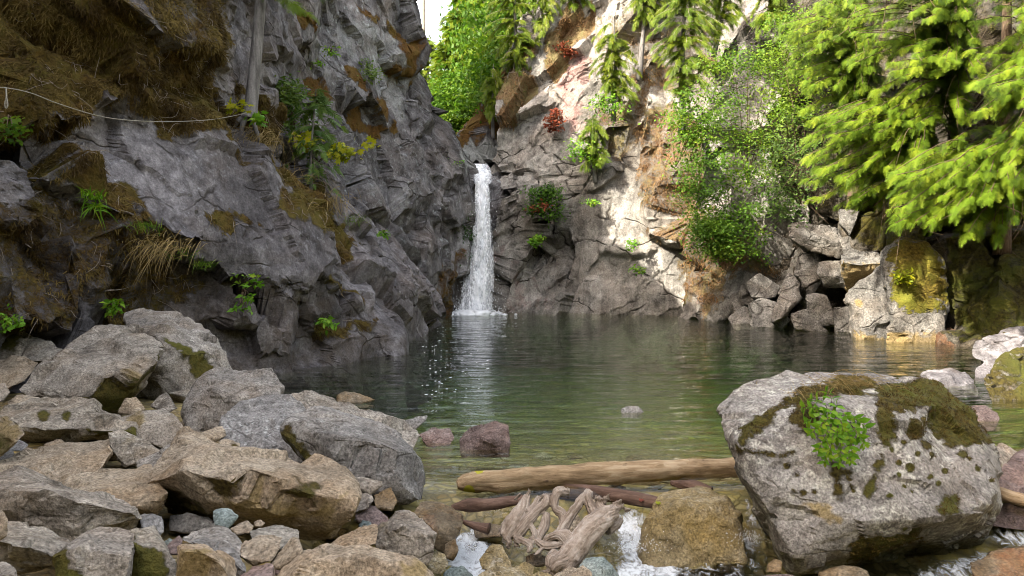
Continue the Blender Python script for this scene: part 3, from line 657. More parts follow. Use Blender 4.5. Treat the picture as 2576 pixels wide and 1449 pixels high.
    stain_shade_p = [([(1395, 110), (1470, 90), (1480, 250), (1440, 330), (1400, 230)], 0.72), ([(1470, 280), (1500, 260), (1490, 420), (1450, 440)], 0.5),
               ([(1240, 560), (1300, 700), (1400, 700), (1420, 790), (1240, 790)], 0.4), ([(1740, 640), (1860, 640), (1800, 790), (1740, 780)], 0.4)]
    o = mk('cliff', V2, F, M['pale'], sharp=24, attrs={'moss': masks(V, moss_p, 14, 42, 71, 1.2), 'stain': masks(V, stain_shade_p, 20, 40, 72, 1.6)})
    tag(o, 'tall pale cracked rock cliff with orange mossy slope, right of the waterfall', 'cliff', kind='structure')
    mm = masks(V, moss_p, 14, 42, 71, 1.2)
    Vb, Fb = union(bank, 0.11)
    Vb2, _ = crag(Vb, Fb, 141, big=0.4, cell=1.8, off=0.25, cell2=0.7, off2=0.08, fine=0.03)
    o = mk('bank', Vb2, Fb, M['bank'], sharp=24, attrs={'moss': 0.35+0.25*fbm(Vb, 2.0, 3, 77)})  # dark colour carries the shade under the cedar boughs
    tag(o, 'steep mossy bank behind the cedars, shade painted into its dark colour', 'bank', kind='structure')
    return V2, F, mm, N
paleV, paleF, paleMoss, paleN = build_pale()

# ---- jointed blocks and sunlit mossy buttress on the right shore
def build_blocks():
    s = []
    s.append(chunk([(1930, 580, 29.6), (2050, 560, 28.6), (2160, 545, 27.4), (2330, 560, 25.6), (2400, 640, 24.4), (2390, 850, 23.8), (2170, 850, 26.2), (2040, 850, 27.2), (1870, 830, 29.6)], 4))
    s.append(chunk([(2110, 560, 25.6), (2200, 540, 24.8), (2300, 560, 24.2), (2330, 620, 23.6), (2220, 630, 24.3), (2130, 630, 25.2)], 3))
    s.append(chunk([(2340, 590, 24.2), (2576, 570, 23.4), (2900, 560, 21), (2900, 900, 18.6), (2560, 880, 20.4), (2460, 870, 21.6), (2370, 850, 23.0)], 4))
    s.append(chunk([(2480, 740, 21.2), (2540, 690, 21.0), (2576, 760, 20.6), (2560, 860, 20.6), (2470, 860, 21.2)], 2, k=3, p=16))
    s.append(chunk([(2360, 840, 21.6), (2500, 835, 20.8), (2600, 860, 19.6), (2580, 900, 19.4), (2380, 890, 21.0)], 2, k=3, p=16))
    V, F = union(s, 0.055)
    V2, N = crag(V, F, 81, big=0.05, cell=1.0, off=0.07, cell2=0.42, off2=0.02, fine=0.006, rot=(0.4, 0.6), squash=(1, 1, 1.3), smooth=1)
    moss_p = [([(2215, 610), (2330, 600), (2360, 660), (2385, 760), (2330, 740), (2260, 690), (2225, 650)], 0.72), ([(2240, 690), (2370, 720), (2370, 790), (2260, 780)], 0.65),
              ([(2110, 520), (2320, 540), (2350, 630), (2230, 610), (2130, 560)], 0.7), ([(2360, 600), (2576, 570), (2900, 560), (2900, 900), (2480, 860), (2400, 840)], 0.72)]
    stain_shade_p = [([(2140, 830), (2400, 840), (2400, 890), (2150, 870)], 0.6), ([(2125, 640), (2215, 640), (2200, 735), (2130, 735)], 0.5), ([(1960, 800), (2130, 830), (2130, 860), (1960, 840)], 0.5)]
    o = mk('cliff', V2, F, M['bank'], sharp=24, attrs={'moss': masks(V, moss_p, 12, 30, 91, 0.8), 'stain': masks(V, stain_shade_p, 14, 30, 92, 1.0)})  # backing coloured dark so gaps between the blocks look like black shaded crevices
    tag(o, 'mossy rock behind the jointed grey blocks on the right shore of the pool, painted dark as the shade in their gaps', 'cliff', kind='structure')
build_blocks()
# ---------------------------------------------------------------- boulders
def boulder(pts, D, mat, label, cat='boulder', group='boulders heaped on the left bank', k=5, back=0.75, shrink=0.72, p=30.0, rough=1.0, seed=None, moss=(), stain=(), sink=0.0, name='boulder', m0=0.0):
    """pts: (fx, fy, metres behind D) of the outline and of the ridges that face the camera"""
    seed = seed if seed is not None else int(abs(pts[0][0])*7+abs(pts[0][1])*3) % 9973
    P = np.array([U(x, y, D+dd) for x, y, dd in pts]); ff = np.array([(x, y) for x, y, dd in pts], float)
    c = ff.mean(0); wid = (ff[:, 0].max()-ff[:, 0].min())/FF*D; hei = (ff[:, 1].max()-ff[:, 1].min())/FF*D
    T = back*(0.45*wid+0.55*hei); mx = max(q[2] for q in pts)
    B = np.array([U(c[0]+(x-c[0])*shrink, c[1]+(y-c[1])*shrink+0.10*(ff[:, 1].max()-c[1]), D+0.35*dd+0.65*mx*0.6+T) for x, y, dd in pts])
    V, F = hull_solid(np.vstack([P, B]), k, p)
    L = math.sqrt(wid*hei)
    N = vnorm(V, F)
    Q = V+0.07*L*np.stack([fbm(V, 0.4*L, 2, seed+i*5) for i in range(3)], 1)
    f1, e1 = facet(Q, 0.5*L, seed+1, 0.7); f2, e2 = facet(Q*np.array([1, 1, 1.5]), 0.17*L, seed+2, 0.7)
    d = rough*(0.026*L*fbm(V, 0.6*L, 3, seed+3)+0.022*L*f1+0.008*L*f2-0.014*L*np.exp(-(e1/0.05)**2)+0.010*L*fbm(V, 0.12*L, 4, seed+4, 0.6))
    V2 = V+N*d[:, None]
    if k >= 5 and p > 15:
        I3 = np.eye(3); V2 = planarize(V2, F, 0.34*L, I3, (1, 1, 1.3), 0.55 if k < 7 else 0.25, 0.012*L, 0.10, 3, seed+40)
        if k >= 6: V2 = planarize(V2, F, 0.12*L, I3, (1, 1, 1.4), 0.5, 0.0035*L, 0.10, 2, seed+41)
    fx, fy = proj(V); nz = fbm(V, 0.12, 4, seed+9, 0.6)
    def spots(lst):
        m = np.full(len(V), m0 if lst is moss else 0.0)
        for it in lst:
            if isinstance(it, list): m = np.maximum(m, sstep(-14, 12, poly_sd(fx, fy, it)+18*nz))
            else:
                x, y, r = it[:3]; m = np.maximum(m, (it[3] if len(it) > 3 else 1.0)*sstep(r*1.4, r*0.4, np.hypot(fx-x, fy-y)+0.4*r*nz))
        return m
    o = mk(name, V2-V2.mean(0), F, M[mat], sharp=28 if k >= 5 else None, attrs={'moss': spots(moss), 'stain': spots(stain)})
    o.location = V2.mean(0)
    return tag(o, label, cat, group)
B_ = boulder
# back row against the cliff
B_([(50, 985, .2), (110, 915, .5), (165, 868, .9), (250, 822, 1.3), (330, 822, 1.4), (398, 866, 1.0), (393, 897, .5), (330, 935, .1), (230, 992, 0), (135, 1003, 0), (300, 1030, .5), (370, 960, .6), (150, 1028, .4)], 9.4, 'boulder',
   'big tilted slab boulder with speckled pale face, tallest at the left of the heap', k=6, p=40, moss=[[(190, 1000), (330, 945), (395, 900), (300, 1030)]], stain=[(330, 950, 30)])
B_([(314, 790, 1.2), (350, 784, 1.3), (440, 784, 1.4), (478, 797, 1.2), (518, 836, .9), (546, 872, .6), (545, 905, .5), (320, 832, .6), (418, 850, .05), (400, 930, 0), (585, 940, .6), (530, 985, .3), (470, 1010, .1), (345, 1005, .2)], 11.0, 'boulder',
   'tall angular boulder with a mossy cleft standing behind the tilted slab', k=6, p=36, moss=[[(420, 850), (460, 860), (540, 920), (520, 950), (440, 880)], [(470, 890), (540, 925), (530, 960), (480, 940)]])
B_([(75, 830, .5), (95, 813, .8), (150, 797, .9), (200, 797, .9), (248, 815, .7), (240, 835, .3), (200, 862, 0), (165, 892, 0), (95, 870, .1)], 12.4, 'boulder', 'low rugged boulder at the foot of the brown mossy bank', p=20)
B_([(-30, 830, .5), (45, 824, .7), (85, 845, .6), (140, 866, .4), (165, 885, .2), (135, 915, 0), (60, 915, 0), (-30, 920, 0)], 11.4, 'boulder', 'mottled black and grey boulder at the left edge under green leaves', p=20, moss=[(20, 860, 30)])
B_([(-60, 905, .6), (60, 898, .6), (98, 912, .4), (62, 955, .05), (0, 985, 0), (-60, 990, 0)], 10.6, 'tan', 'pale layered ledge rock at the left edge, behind the tilted slab', p=30)
B_([(-30, 972, .3), (12, 962, .3), (26, 985, .1), (6, 1012, 0), (-30, 1015, 0)], 9.2, 'boulder', 'small grey stone at the left edge below the layered ledge rock', cat='rock', k=4)
B_([(20, 1010, .3), (45, 992, .3), (100, 1000, .3), (120, 1010, .1), (60, 1040, 0), (20, 1040, 0)], 8.9, 'tan', 'flat stone wedged between the tilted slab and the dark bellied boulder', cat='rock', k=4)
B_([(4, 1040, .3), (35, 1017, .5), (100, 1003, .7), (170, 1002, .7), (232, 1010, .6), (292, 1046, .3), (346, 1080, .2), (345, 1100, .1), (240, 1075, 0), (110, 1082, -.05), (40, 1066, 0), (60, 1122, .4), (250, 1105, .4), (320, 1108, .2)], 7.9, 'boulder',
   'long boulder with pale top and dark hollow belly below the tilted slab', k=6, p=34, moss=[[(230, 1080), (330, 1080), (345, 1110), (260, 1112)], (110, 1050, 14), (165, 1048, 12)])
B_([(-40, 1050, .3), (5, 1046, .3), (42, 1066, .2), (62, 1095, .05), (40, 1115, 0), (5, 1145, 0), (-40, 1150, 0)], 6.7, 'boulder', 'olive stained boulder cut by the left edge of the picture', p=20, stain=[(0, 1100, 60)], moss=[(0, 1120, 30, .5)])
B_([(20, 1118, .2), (50, 1106, .2), (72, 1118, .1), (60, 1136, 0), (20, 1135, 0)], 7.3, 'bluegrey', 'small rounded blue grey stone in the dark gap at the left', cat='rock', k=4, p=9)
B_([(-40, 1172, .5), (60, 1140, .9), (200, 1107, 1.2), (278, 1104, 1.2), (276, 1128, .7), (252, 1182, .3), (180, 1235, 0), (100, 1240, 0), (-40, 1205, .1)], 6.2, 'tan', 'flat pale slab lying level in the middle of the left heap', k=6, p=44, rough=.7)
B_([(285, 1052, .1), (312, 1044, .3), (390, 1028, .5), (436, 1040, .4), (467, 1072, .2), (456, 1100, .1), (430, 1128, 0), (350, 1108, -.05), (330, 1080, 0)], 8.1, 'boulder', 'squat angular boulder with a tan stained flank', p=36, stain=[(345, 1060, 24)])
B_([(296, 1040, .1), (314, 1003, .2), (343, 996, .2), (366, 1030, .1), (340, 1045, 0)], 8.8, 'tan', 'small yellowish wedge stone resting behind the squat angular boulder', cat='rock', k=4)
B_([(376, 1022, .2), (396, 1000, .3), (420, 984, .3), (442, 1030, .1), (420, 1040, 0)], 9.2, 'boulder', 'pointed brown grey stone below the mossy cleft boulder', cat='rock', k=4, p=40)
B_([(268, 1088, .2), (310, 1085, .3), (366, 1106, .2), (402, 1136, 0), (345, 1168, -.05), (310, 1172, 0), (288, 1140, 0)], 7.0, 'boulder', 'dark triangular block leaning beside the flat pale slab', p=40, stain=[(330, 1130, 40, .5)])
B_([(344, 1162, .1), (400, 1140, .2), (412, 1126, .2), (440, 1112, .2), (448, 1150, 0), (395, 1192, -.05), (350, 1186, 0)], 6.6, 'boulder', 'rough brown stone between the dark triangular block and the long central boulder', cat='rock', p=30)
B_([(485, 1092, .1), (540, 1078, .2), (562, 1070, .2), (565, 1100, 0), (540, 1114, 0), (500, 1102, 0)], 7.4, 'tan', 'small buff stone perched above the long central boulder', cat='rock', k=4, p=36)
B_([(548, 1110, .1), (570, 1102, .15), (605, 1118, .05), (600, 1130, 0), (555, 1125, 0)], 7.0, 'tan', 'little mossy stone at the corner of the blue grey boulder', cat='rock', k=4, moss=[(590, 1125, 14)])
B_([(514, 936, .9), (560, 927, 1.0), (602, 945, .8), (628, 960, .5), (690, 942, .8), (702, 962, .6), (716, 980, .4), (692, 1012, .1), (600, 1050, -.05), (560, 1082, -.05), (520, 1096, 0), (470, 1076, .1), (464, 1040, .2), (490, 965, .5), (545, 975, .1), (610, 1000, 0)], 9.0, 'boulder',
   'big angular brown grey boulder at the back of the heap by the water', k=6, p=34)
B_([(558, 1062, .2), (600, 1010, .7), (660, 992, .9), (736, 1000, .9), (768, 1028, .7), (730, 1060, .3), (730, 1110, .1), (800, 1185, 0), (700, 1172, -.1), (640, 1140, -.1), (560, 1116, 0)], 7.7, 'bluegrey', 'large smooth blue grey boulder left of the dark gully', k=6, p=20, rough=.8)
B_([(735, 1040, .5), (780, 1022, .9), (850, 1030, 1.1), (920, 1056, 1.1), (990, 1086, .9), (1032, 1120, .7), (1057, 1160, .5), (1068, 1222, .3), (1062, 1240, .2), (1000, 1266, 0), (940, 1240, -.1), (830, 1192, -.05), (770, 1165, .05), (722, 1102, .2), (712, 1070, .4), (790, 1080, .1), (890, 1100, .05), (985, 1130, .05), (1020, 1190, 0)], 6.9, 'bluegrey',
   'largest dark faced boulder at the right end of the heap, by the water', k=6, p=26, rough=.8, moss=[[(715, 1090), (735, 1075), (760, 1130), (800, 1175), (760, 1165)]])
B_([(716, 986, .2), (790, 985, .4), (862, 1010, .4), (940, 1040, .4), (1012, 1060, .3), (1047, 1096, .1), (1044, 1118, 0), (1010, 1135, 0), (960, 1090, 0), (850, 1040, 0), (760, 1020, 0)], 8.6, 'boulder', 'long low ridge of rock along the water behind the dark faced boulder', k=6, p=22)
B_([(370, 1197, .3), (396, 1163, .7), (440, 1110, 1.1), (456, 1084, 1.3), (482, 1090, 1.2), (600, 1120, 1.1), (700, 1160, .9), (750, 1178, .8), (800, 1190, .7), (870, 1200, .5), (897, 1232, .3), (892, 1272, .1), (872, 1312, .1), (832, 1342, .2), (770, 1322, .1), (640, 1292, 0), (385, 1205, .15), (480, 1178, -.02), (560, 1168, 0), (650, 1195, 0), (740, 1230, -.05), (440, 1262, .35), (420, 1300, .7), (545, 1262, .05)], 5.2, 'tan',
   'long central boulder with an angled roof and dark mossy pitted front', k=6, p=34, moss=[[(530, 1180), (600, 1190), (590, 1240), (540, 1230)], [(720, 1230), (800, 1220), (790, 1270), (740, 1280), (700, 1250)], [(400, 1235), (520, 1270), (560, 1300), (420, 1300)]],
   stain=[[(560, 1230), (700, 1250), (760, 1290), (860, 1250), (840, 1310), (700, 1310), (590, 1280)]])
B_([(155, 1226, .5), (182, 1196, .8), (330, 1180, 1.0), (378, 1168, 1.0), (392, 1200, .6), (405, 1232, .1), (310, 1262, -.05), (215, 1243, .05), (414, 1275, .1), (392, 1294, .1), (345, 1290, .1)], 5.1, 'tan', 'pale flat topped block with a reddish front edge beside the central boulder', k=6, p=44, rough=.7)
B_([(-60, 1188, .5), (45, 1188, .6), (70, 1196, .5), (145, 1230, .3), (150, 1240, .1), (333, 1268, .3), (348, 1277, .2), (350, 1328, .15), (268, 1342, .05), (175, 1368, 0), (20, 1310, 0), (-60, 1300, 0), (-60, 1225, .05), (130, 1240, -.05), (327, 1290, .05)], 4.5, 'boulder', 'long block with pale sloping top and mottled dark front at lower left', k=6, p=44, rough=.8)
B_([(58, 1190, .1), (82, 1172, .2), (110, 1190, .15), (140, 1222, .05), (110, 1230, 0), (70, 1208, 0)], 5.6, 'tan', 'small tan wedge stone on the flat pale slab', cat='rock', k=4, p=40)
B_([(-40, 1300, .3), (20, 1308, .4), (123, 1336, .4), (174, 1360, .3), (176, 1380, .1), (134, 1398, 0), (140, 1420, .05), (50, 1446, .05), (-40, 1430, 0), (-40, 1360, -.05), (80, 1378, -.05)], 3.8, 'boulder', 'smooth grey and mauve boulder in the lower left corner', k=6, p=30, rough=.8)
B_([(-40, 1280, .1), (8, 1284, .1), (18, 1300, .05), (16, 1350, 0), (-40, 1390, 0)], 3.5, 'tan', 'narrow buff stone sliver at the left edge', cat='rock', k=4, p=40)
B_([(-40, 1418, .2), (20, 1412, .2), (40, 1435, .1), (48, 1480, 0), (-40, 1490, 0)], 3.3, 'boulder', 'dark knobbly stone cut off by the lower left corner', cat='rock', p=12)
B_([(140, 1400, .1), (165, 1379, .3), (207, 1343, .5), (253, 1329, .6), (335, 1333, .5), (338, 1352, .35), (332, 1400, .05), (322, 1490, 0), (150, 1490, 0), (185, 1380, .05)], 3.5, 'boulder', 'broad flat faced grey boulder at the bottom edge, mossy at its left side', k=6, p=40, rough=.7, moss=[[(140, 1390), (165, 1380), (185, 1430), (200, 1490), (130, 1490)]])
B_([(330, 1337, .2), (386, 1325, .4), (408, 1352, .3), (425, 1390, .1), (444, 1430, .05), (445, 1490, 0), (318, 1490, 0), (335, 1370, .05)], 3.75, 'boulder', 'boulder with a thick cushion of yellow green moss on its front', k=6, p=30, moss=[[(325, 1348), (350, 1350), (360, 1375), (400, 1390), (425, 1430), (420, 1490), (310, 1490)]])
B_([(446, 1378, .1), (460, 1368, .2), (520, 1376, .3), (582, 1404, .2), (596, 1455, .1), (590, 1500, 0), (448, 1500, 0), (470, 1385, -.05), (525, 1390, -.05)], 3.4, 'tan', 'block with a yellow lichened face at the bottom edge', k=5, p=36, stain=[[(450, 1380), (520, 1385), (520, 1460), (450, 1460)]])
B_([(456, 1348, .1), (500, 1332, .2), (560, 1322, .3), (590, 1343, .2), (612, 1388, .05), (595, 1402, 0), (520, 1385, -.05), (470, 1365, 0)], 4.0, 'boulder', 'pale ridge backed stone above the yellow lichened block', cat='rock', p=36)
B_([(476, 1362, .1), (520, 1352, .2), (568, 1370, .15), (606, 1408, .05), (620, 1440, 0), (595, 1460, 0), (540, 1400, 0)], 3.7, 'bluegrey', 'dull grey stone pressed against the yellow lichened block', cat='rock', p=22)
B_([(534, 1284, .1), (548, 1279, .15), (580, 1280, .15), (602, 1297, .05), (574, 1332, 0), (540, 1321, 0)], 4.6, 'teal', 'small pale teal stone under the long central boulder', cat='rock', k=4, p=36)
B_([(578, 1331, .05), (600, 1318, .1), (624, 1309, .12), (638, 1324, .05), (632, 1342, 0), (598, 1344, 0)], 4.35, 'tan', 'little warm brown stone beside the pale teal one', cat='rock', k=4, p=36)
B_([(348, 1296, .1), (384, 1290, .2), (408, 1300, .15), (410, 1340, .05), (396, 1354, 0), (358, 1336, 0)], 4.7, 'bluegrey', 'slate blue stone in the shadow under the pale flat topped block', cat='rock', k=4, p=20)
B_([(412, 1362, .05), (425, 1354, .05), (440, 1362, 0), (430, 1385, 0), (414, 1380, 0)], 4.1, 'teal', 'tiny pale green stone in the dark gap by the mossy cushion', cat='rock', k=3)
B_([(420, 1372, .1), (452, 1345, .15), (460, 1360, .1), (450, 1395, 0), (425, 1395, 0)], 3.9, 'red', 'small dark red stone next to the tiny green one', cat='rock', k=4)
B_([(628, 1338, .1), (650, 1328, .2), (706, 1323, .3), (745, 1333, .2), (754, 1354, .1), (746, 1372, 0), (700, 1384, -.03), (640, 1372, 0)], 4.15, 'boulder', 'rounded flat stone with a chipped end below the central boulder', cat='rock', p=24)
B_([(608, 1372, .1), (650, 1347, .2), (712, 1348, .2), (702, 1380, .05), (682, 1412, 0), (640, 1424, 0), (608, 1402, 0)], 3.85, 'tan', 'olive brown angular stone under the chipped flat stone', cat='rock', p=40)
B_([(676, 1422, .1), (702, 1400, .12), (737, 1350, .2), (750, 1356, .15), (758, 1376, .05), (766, 1392, 0), (705, 1434, 0)], 3.75, 'tan', 'slim pinkish stone leaning beside the round speckled boulder', cat='rock', k=4, p=36)
B_([(590, 1455, .1), (640, 1424, .2), (684, 1420, .15), (694, 1450, 0), (690, 1500, 0), (590, 1500, 0)], 3.4, 'red', 'low reddish stone at the bottom edge', cat='rock', p=24)
B_([(425, 1295, .1), (470, 1290, .1), (520, 1300, .1), (560, 1330, 0), (480, 1345, 0), (430, 1335, 0)], 5.3, 'bluegrey', 'shadowed stone deep under the long central boulder', cat='rock', k=4, p=20)
B_([(600, 1385, .1), (622, 1372, .1), (640, 1390, 0), (630, 1410, 0), (605, 1405, 0)], 4.2, 'tan', 'small buff stone between the dull grey and olive brown stones', cat='rock', k=3)
B_([(638, 1314, .03), (655, 1306, .05), (668, 1316, .02), (660, 1326, 0), (642, 1325, 0)], 4.5, 'tan', 'round knobbly pebble under the edge of the central boulder', cat='pebble', k=3, p=9)
B_([(700, 1440, .2), (722, 1425, .3), (762, 1398, .5), (815, 1374, .7), (900, 1368, .7), (942, 1374, .6), (1000, 1406, .4), (1062, 1430, .2), (1090, 1460, .1), (1090, 1520, 0), (690, 1520, 0), (800, 1410, .1), (950, 1410, .1)], 3.5, 'tan', 'round pale speckled boulder at the middle of the bottom edge', k=6, p=16, rough=.7, stain=[[(1000, 1425), (1060, 1435), (1085, 1470), (1010, 1450)]])
B_([(818, 1376, .1), (877, 1336, .3), (946, 1315, .4), (952, 1322, .35), (945, 1366, .05), (925, 1375, 0), (860, 1385, 0)], 4.7, 'tan', 'thin tan slab with a broken end behind the round speckled boulder', cat='rock', p=44)
B_([(1004, 1288, .5), (1028, 1282, .55), (1050, 1299, .4), (1092, 1346, .1), (1090, 1390, 0), (1070, 1426, 0), (977, 1405, -.03), (942, 1368, 0), (946, 1333, .1), (1000, 1330, .02)], 5.5, 'boulder', 'brown triangular boulder beside the little cascade', k=6, p=30, rough=.8, stain=[(960, 1330, 30, .4)])
B_([(888, 1297, .1), (906, 1283, .2), (947, 1272, .25), (978, 1307, .1), (952, 1336, 0), (915, 1325, 0)], 5.8, 'red', 'dark red brown angular stone left of the triangular boulder', cat='rock', p=40)
B_([(900, 1324, .05), (912, 1308, .1), (932, 1312, .1), (936, 1320, .03), (916, 1330, 0)], 5.5, 'teal', 'small teal green stone lying against the dark red stone', cat='rock', k=4)
B_([(1036, 1288, .3), (1056, 1262, .5), (1112, 1265, .5), (1162, 1294, .3), (1166, 1320, .15), (1142, 1368, 0), (1126, 1398, 0), (1094, 1380, 0), (1080, 1320, .02)], 6.4, 'wet', 'wet rounded rock at the lip of the little cascade', k=5, p=12, stain=[(1080, 1320, 40, .5)])
B_([(1120, 1370, .1), (1145, 1355, .1), (1155, 1385, 0), (1140, 1410, 0), (1118, 1405, 0)], 6.2, 'wet', 'small wet knob of rock under the cascade lip', cat='rock', k=4, p=10)
B_([(1074, 1410, .1), (1100, 1386, .2), (1122, 1399, .15), (1126, 1424, .05), (1108, 1445, 0), (1080, 1442, 0)], 5.8, 'yellow', 'orange brown stone below the triangular boulder', cat='rock', k=5, p=14)
B_([(884, 1262, .2), (906, 1226, .3), (936, 1244, .2), (940, 1262, .05), (912, 1284, 0), (886, 1290, 0)], 5.9, 'boulder', 'dark rough stone behind the right end of the central boulder', cat='rock')
B_([(870, 1200, .1), (910, 1200, .2), (962, 1213, .15), (965, 1224, .03), (930, 1246, 0), (890, 1225, 0)], 6.1, 'boulder', 'thin dark flake of rock jutting over the backwater', cat='rock', k=4, p=44)
B_([(940, 1245, .2), (985, 1225, .3), (1000, 1262, .1), (985, 1285, 0), (945, 1280, 0)], 6.5, 'wet', 'low wet stone in the backwater below the dark faced boulder', cat='rock', k=4, p=14)
# stones standing in the pool
PG = 'stones standing out of the pool'
B_([(1154, 1108, .2), (1180, 1080, .35), (1240, 1061, .4), (1278, 1071, .3), (1282, 1122, .05), (1282, 1150, 0), (1160, 1150, 0), (1240, 1100, -.05)], 9.3, 'red', 'mauve brown wedge shaped rock in the shallow middle of the pool', 'rock', PG, p=20, rough=.7)
B_([(1052, 1094, .1), (1086, 1077, .3), (1132, 1079, .3), (1143, 1098, .15), (1130, 1122, 0), (1080, 1125, 0)], 9.6, 'red', 'flat reddish rock between the mauve wedge and the boulder heap', 'rock', PG, p=40)
B_([(848, 992, .2), (870, 983, .3), (908, 990, .3), (945, 1006, .2), (900, 1016, 0), (850, 1012, 0)], 12.4, 'wet', 'low brown rock awash beside the long ridge', 'rock', PG, k=4)
B_([(1018, 1058, .1), (1050, 1048, .2), (1076, 1045, .2), (1072, 1058, .1), (1040, 1085, 0), (1020, 1085, 0)], 10.4, 'bluegrey', 'sharp dark rock point at the tip of the long ridge', 'rock', PG, k=4, p=44)
B_([(1562, 1032, .1), (1580, 1020, .2), (1606, 1022, .2), (1622, 1036, .1), (1600, 1050, 0), (1566, 1050, 0)], 11.5, 'bluegrey', 'lone small dark rock in the open middle of the pool', 'rock', PG, k=4)
B_([(2298, 956, .4), (2330, 928, .8), (2392, 925, .8), (2442, 945, .6), (2455, 966, .3), (2455, 995, 0), (2300, 995, 0), (2370, 950, .1)], 14.0, 'slab', 'pale low rock in the pool behind the great mossy boulder', 'rock', PG, p=16)
B_([(2423, 1046, .2), (2446, 1020, .4), (2482, 1019, .4), (2512, 1040, .25), (2514, 1056, .1), (2500, 1085, 0), (2430, 1085, 0)], 10.9, 'red', 'oval mauve grey rock in the pool right of the great boulder', 'rock', PG, p=9, rough=.6)
B_([(2500, 842, .5), (2530, 825, .8), (2580, 820, .9), (2660, 840, .8), (2660, 900, 0), (2520, 900, 0)], 19.6, 'slab', 'grey boulder highest in the cluster at the right edge', 'boulder', PG, p=14)
B_([(2448, 872, .4), (2470, 850, .8), (2532, 842, .9), (2580, 858, .8), (2650, 875, .6), (2640, 930, 0), (2560, 920, -.05), (2480, 915, 0), (2450, 900, .1)], 17.2, 'slab', 'smooth grey boulder in front of the highest one at the right edge', 'boulder', PG, p=16)
B_([(2452, 932, .2), (2482, 904, .4), (2512, 904, .4), (2524, 926, .2), (2515, 960, 0), (2456, 960, 0)], 15.0, 'slab', 'small pale rock left of the moss coated boulder', 'rock', PG, k=4, p=14)
B_([(2482, 962, .3), (2520, 890, .7), (2580, 870, .9), (2660, 888, .9), (2680, 1000, .2), (2600, 1030, 0), (2500, 1025, 0)], 12.5, 'mossy', 'moss coated boulder half in the water at the right edge', 'boulder', PG, k=6, m0=0.55, p=12, stain=[(2540, 980, 40, .4)])
B_([(2482, 1135, .2), (2520, 1112, .5), (2562, 1136, .4), (2600, 1180, .2), (2600, 1230, 0), (2500, 1230, 0)], 8.5, 'boulder', 'rounded grey boulder behind the right end of the great boulder', 'boulder', PG, p=14)
B_([(2500, 1200, .2), (2532, 1160, .5), (2580, 1124, .8), (2660, 1118, .9), (2660, 1270, 0), (2576, 1250, -.02), (2502, 1240, 0)], 7.3, 'red', 'broad mauve boulder cut by the right edge of the picture', 'boulder', PG, p=18, rough=.7)
# the great boulder and the algae-yellow one
B_([(1838, 1160, .45), (1812, 1066, .75), (1832, 1025, 1.0), (1872, 985, 1.2), (1962, 935, 1.6), (2042, 921, 1.8), (2092, 922, 1.8), (2124, 940, 1.6), (2290, 960, 1.8), (2372, 985, 1.6), (2432, 1045, 1.3), (2492, 1130, 1.0), (2508, 1272, .7), (2470, 1290, .25),
    (1985, 1400, 0), (1880, 1190, .12), (1862, 1120, .2), (2010, 1055, .35), (2230, 1040, .45), (2145, 1318, -.18), (2370, 1300, -.12), (2445, 1372, 1.25), (2300, 1402, 1.15), (2115, 1416, .95), (1990, 1420, .15), (1900, 1290, .5)], 6.3, 'lichened',
   'great lichen spotted boulder with moss and a leafy plant, standing in the outflow at right', group=None, k=7, p=34, back=.5, rough=.7,
   moss=[[(2190, 985), (2300, 965), (2380, 990), (2440, 1050), (2480, 1110), (2430, 1130), (2380, 1110), (2330, 1040), (2260, 1050), (2220, 1010)], [(2000, 1020), (2040, 1005), (2060, 1060), (2030, 1090), (1985, 1060)],
         [(2205, 1000), (2255, 1010), (2245, 1060), (2255, 1110), (2215, 1115), (2205, 1060)], [(1990, 990), (2110, 950), (2200, 960), (2200, 990), (2060, 1005), (2000, 1015)],
         [(1840, 1120), (1880, 1125), (1990, 1140), (1960, 1150), (1850, 1140)], [(2085, 1160), (2110, 1165), (2120, 1250), (2108, 1270), (2095, 1200)], [(2190, 1200), (2220, 1130), (2228, 1150), (2200, 1215), (2180, 1245)],
         [(2090, 1180), (2150, 1185), (2145, 1200), (2100, 1190)], [(1850, 1110), (1900, 1060), (1990, 1010), (2000, 1020), (1920, 1075), (1865, 1125)],
         (1980, 1170, 10), (2005, 1195, 9), (1995, 1240, 9), (2020, 1240, 11), (2050, 1235, 10), (2135, 1205, 7), (2140, 1225, 6), (2295, 1090, 20), (2330, 1115, 16), (2360, 1030, 9), (2290, 1175, 12), (2260, 1165, 8), (2415, 1145, 12), (2378, 1183, 7), (2450, 1190, 10), (2260, 1195, 9), (2235, 1250, 8), (2345, 1145, 10), (2400, 1105, 20), (2340, 1200, 8), (2310, 1140, 8), (2430, 1160, 6), (2390, 1270, 28), (2360, 1215, 8), (2480, 1225, 7), (2300, 1230, 6), (2150, 1235, 6), (2280, 1220, 6), (2200, 1170, 6), (2245, 1130, 9), (2275, 1110, 8), (2320, 1075, 10), (2250, 1090, 8),
         [(2150, 1350), (2300, 1335), (2330, 1365), (2200, 1395), (2120, 1395)]],
   stain=[[(1990, 1280), (2080, 1270), (2130, 1300), (2120, 1330), (2060, 1310)]])
B_([(1606, 1380, .2), (1626, 1300, .35), (1652, 1262, .5), (1664, 1240, .6), (1720, 1232, .65), (1790, 1245, .6), (1826, 1252, .5), (1862, 1302, .3), (1874, 1350, .15), (1880, 1430, 0), (1700, 1440, -.05), (1600, 1430, 0), (1690, 1275, .2), (1800, 1280, .2)], 6.7, 'yellow',
   'broad yellow algae stained rock washed by the stream below the log', group=None, k=6, p=20, rough=.7)
SG = 'stones in the outflow stream'
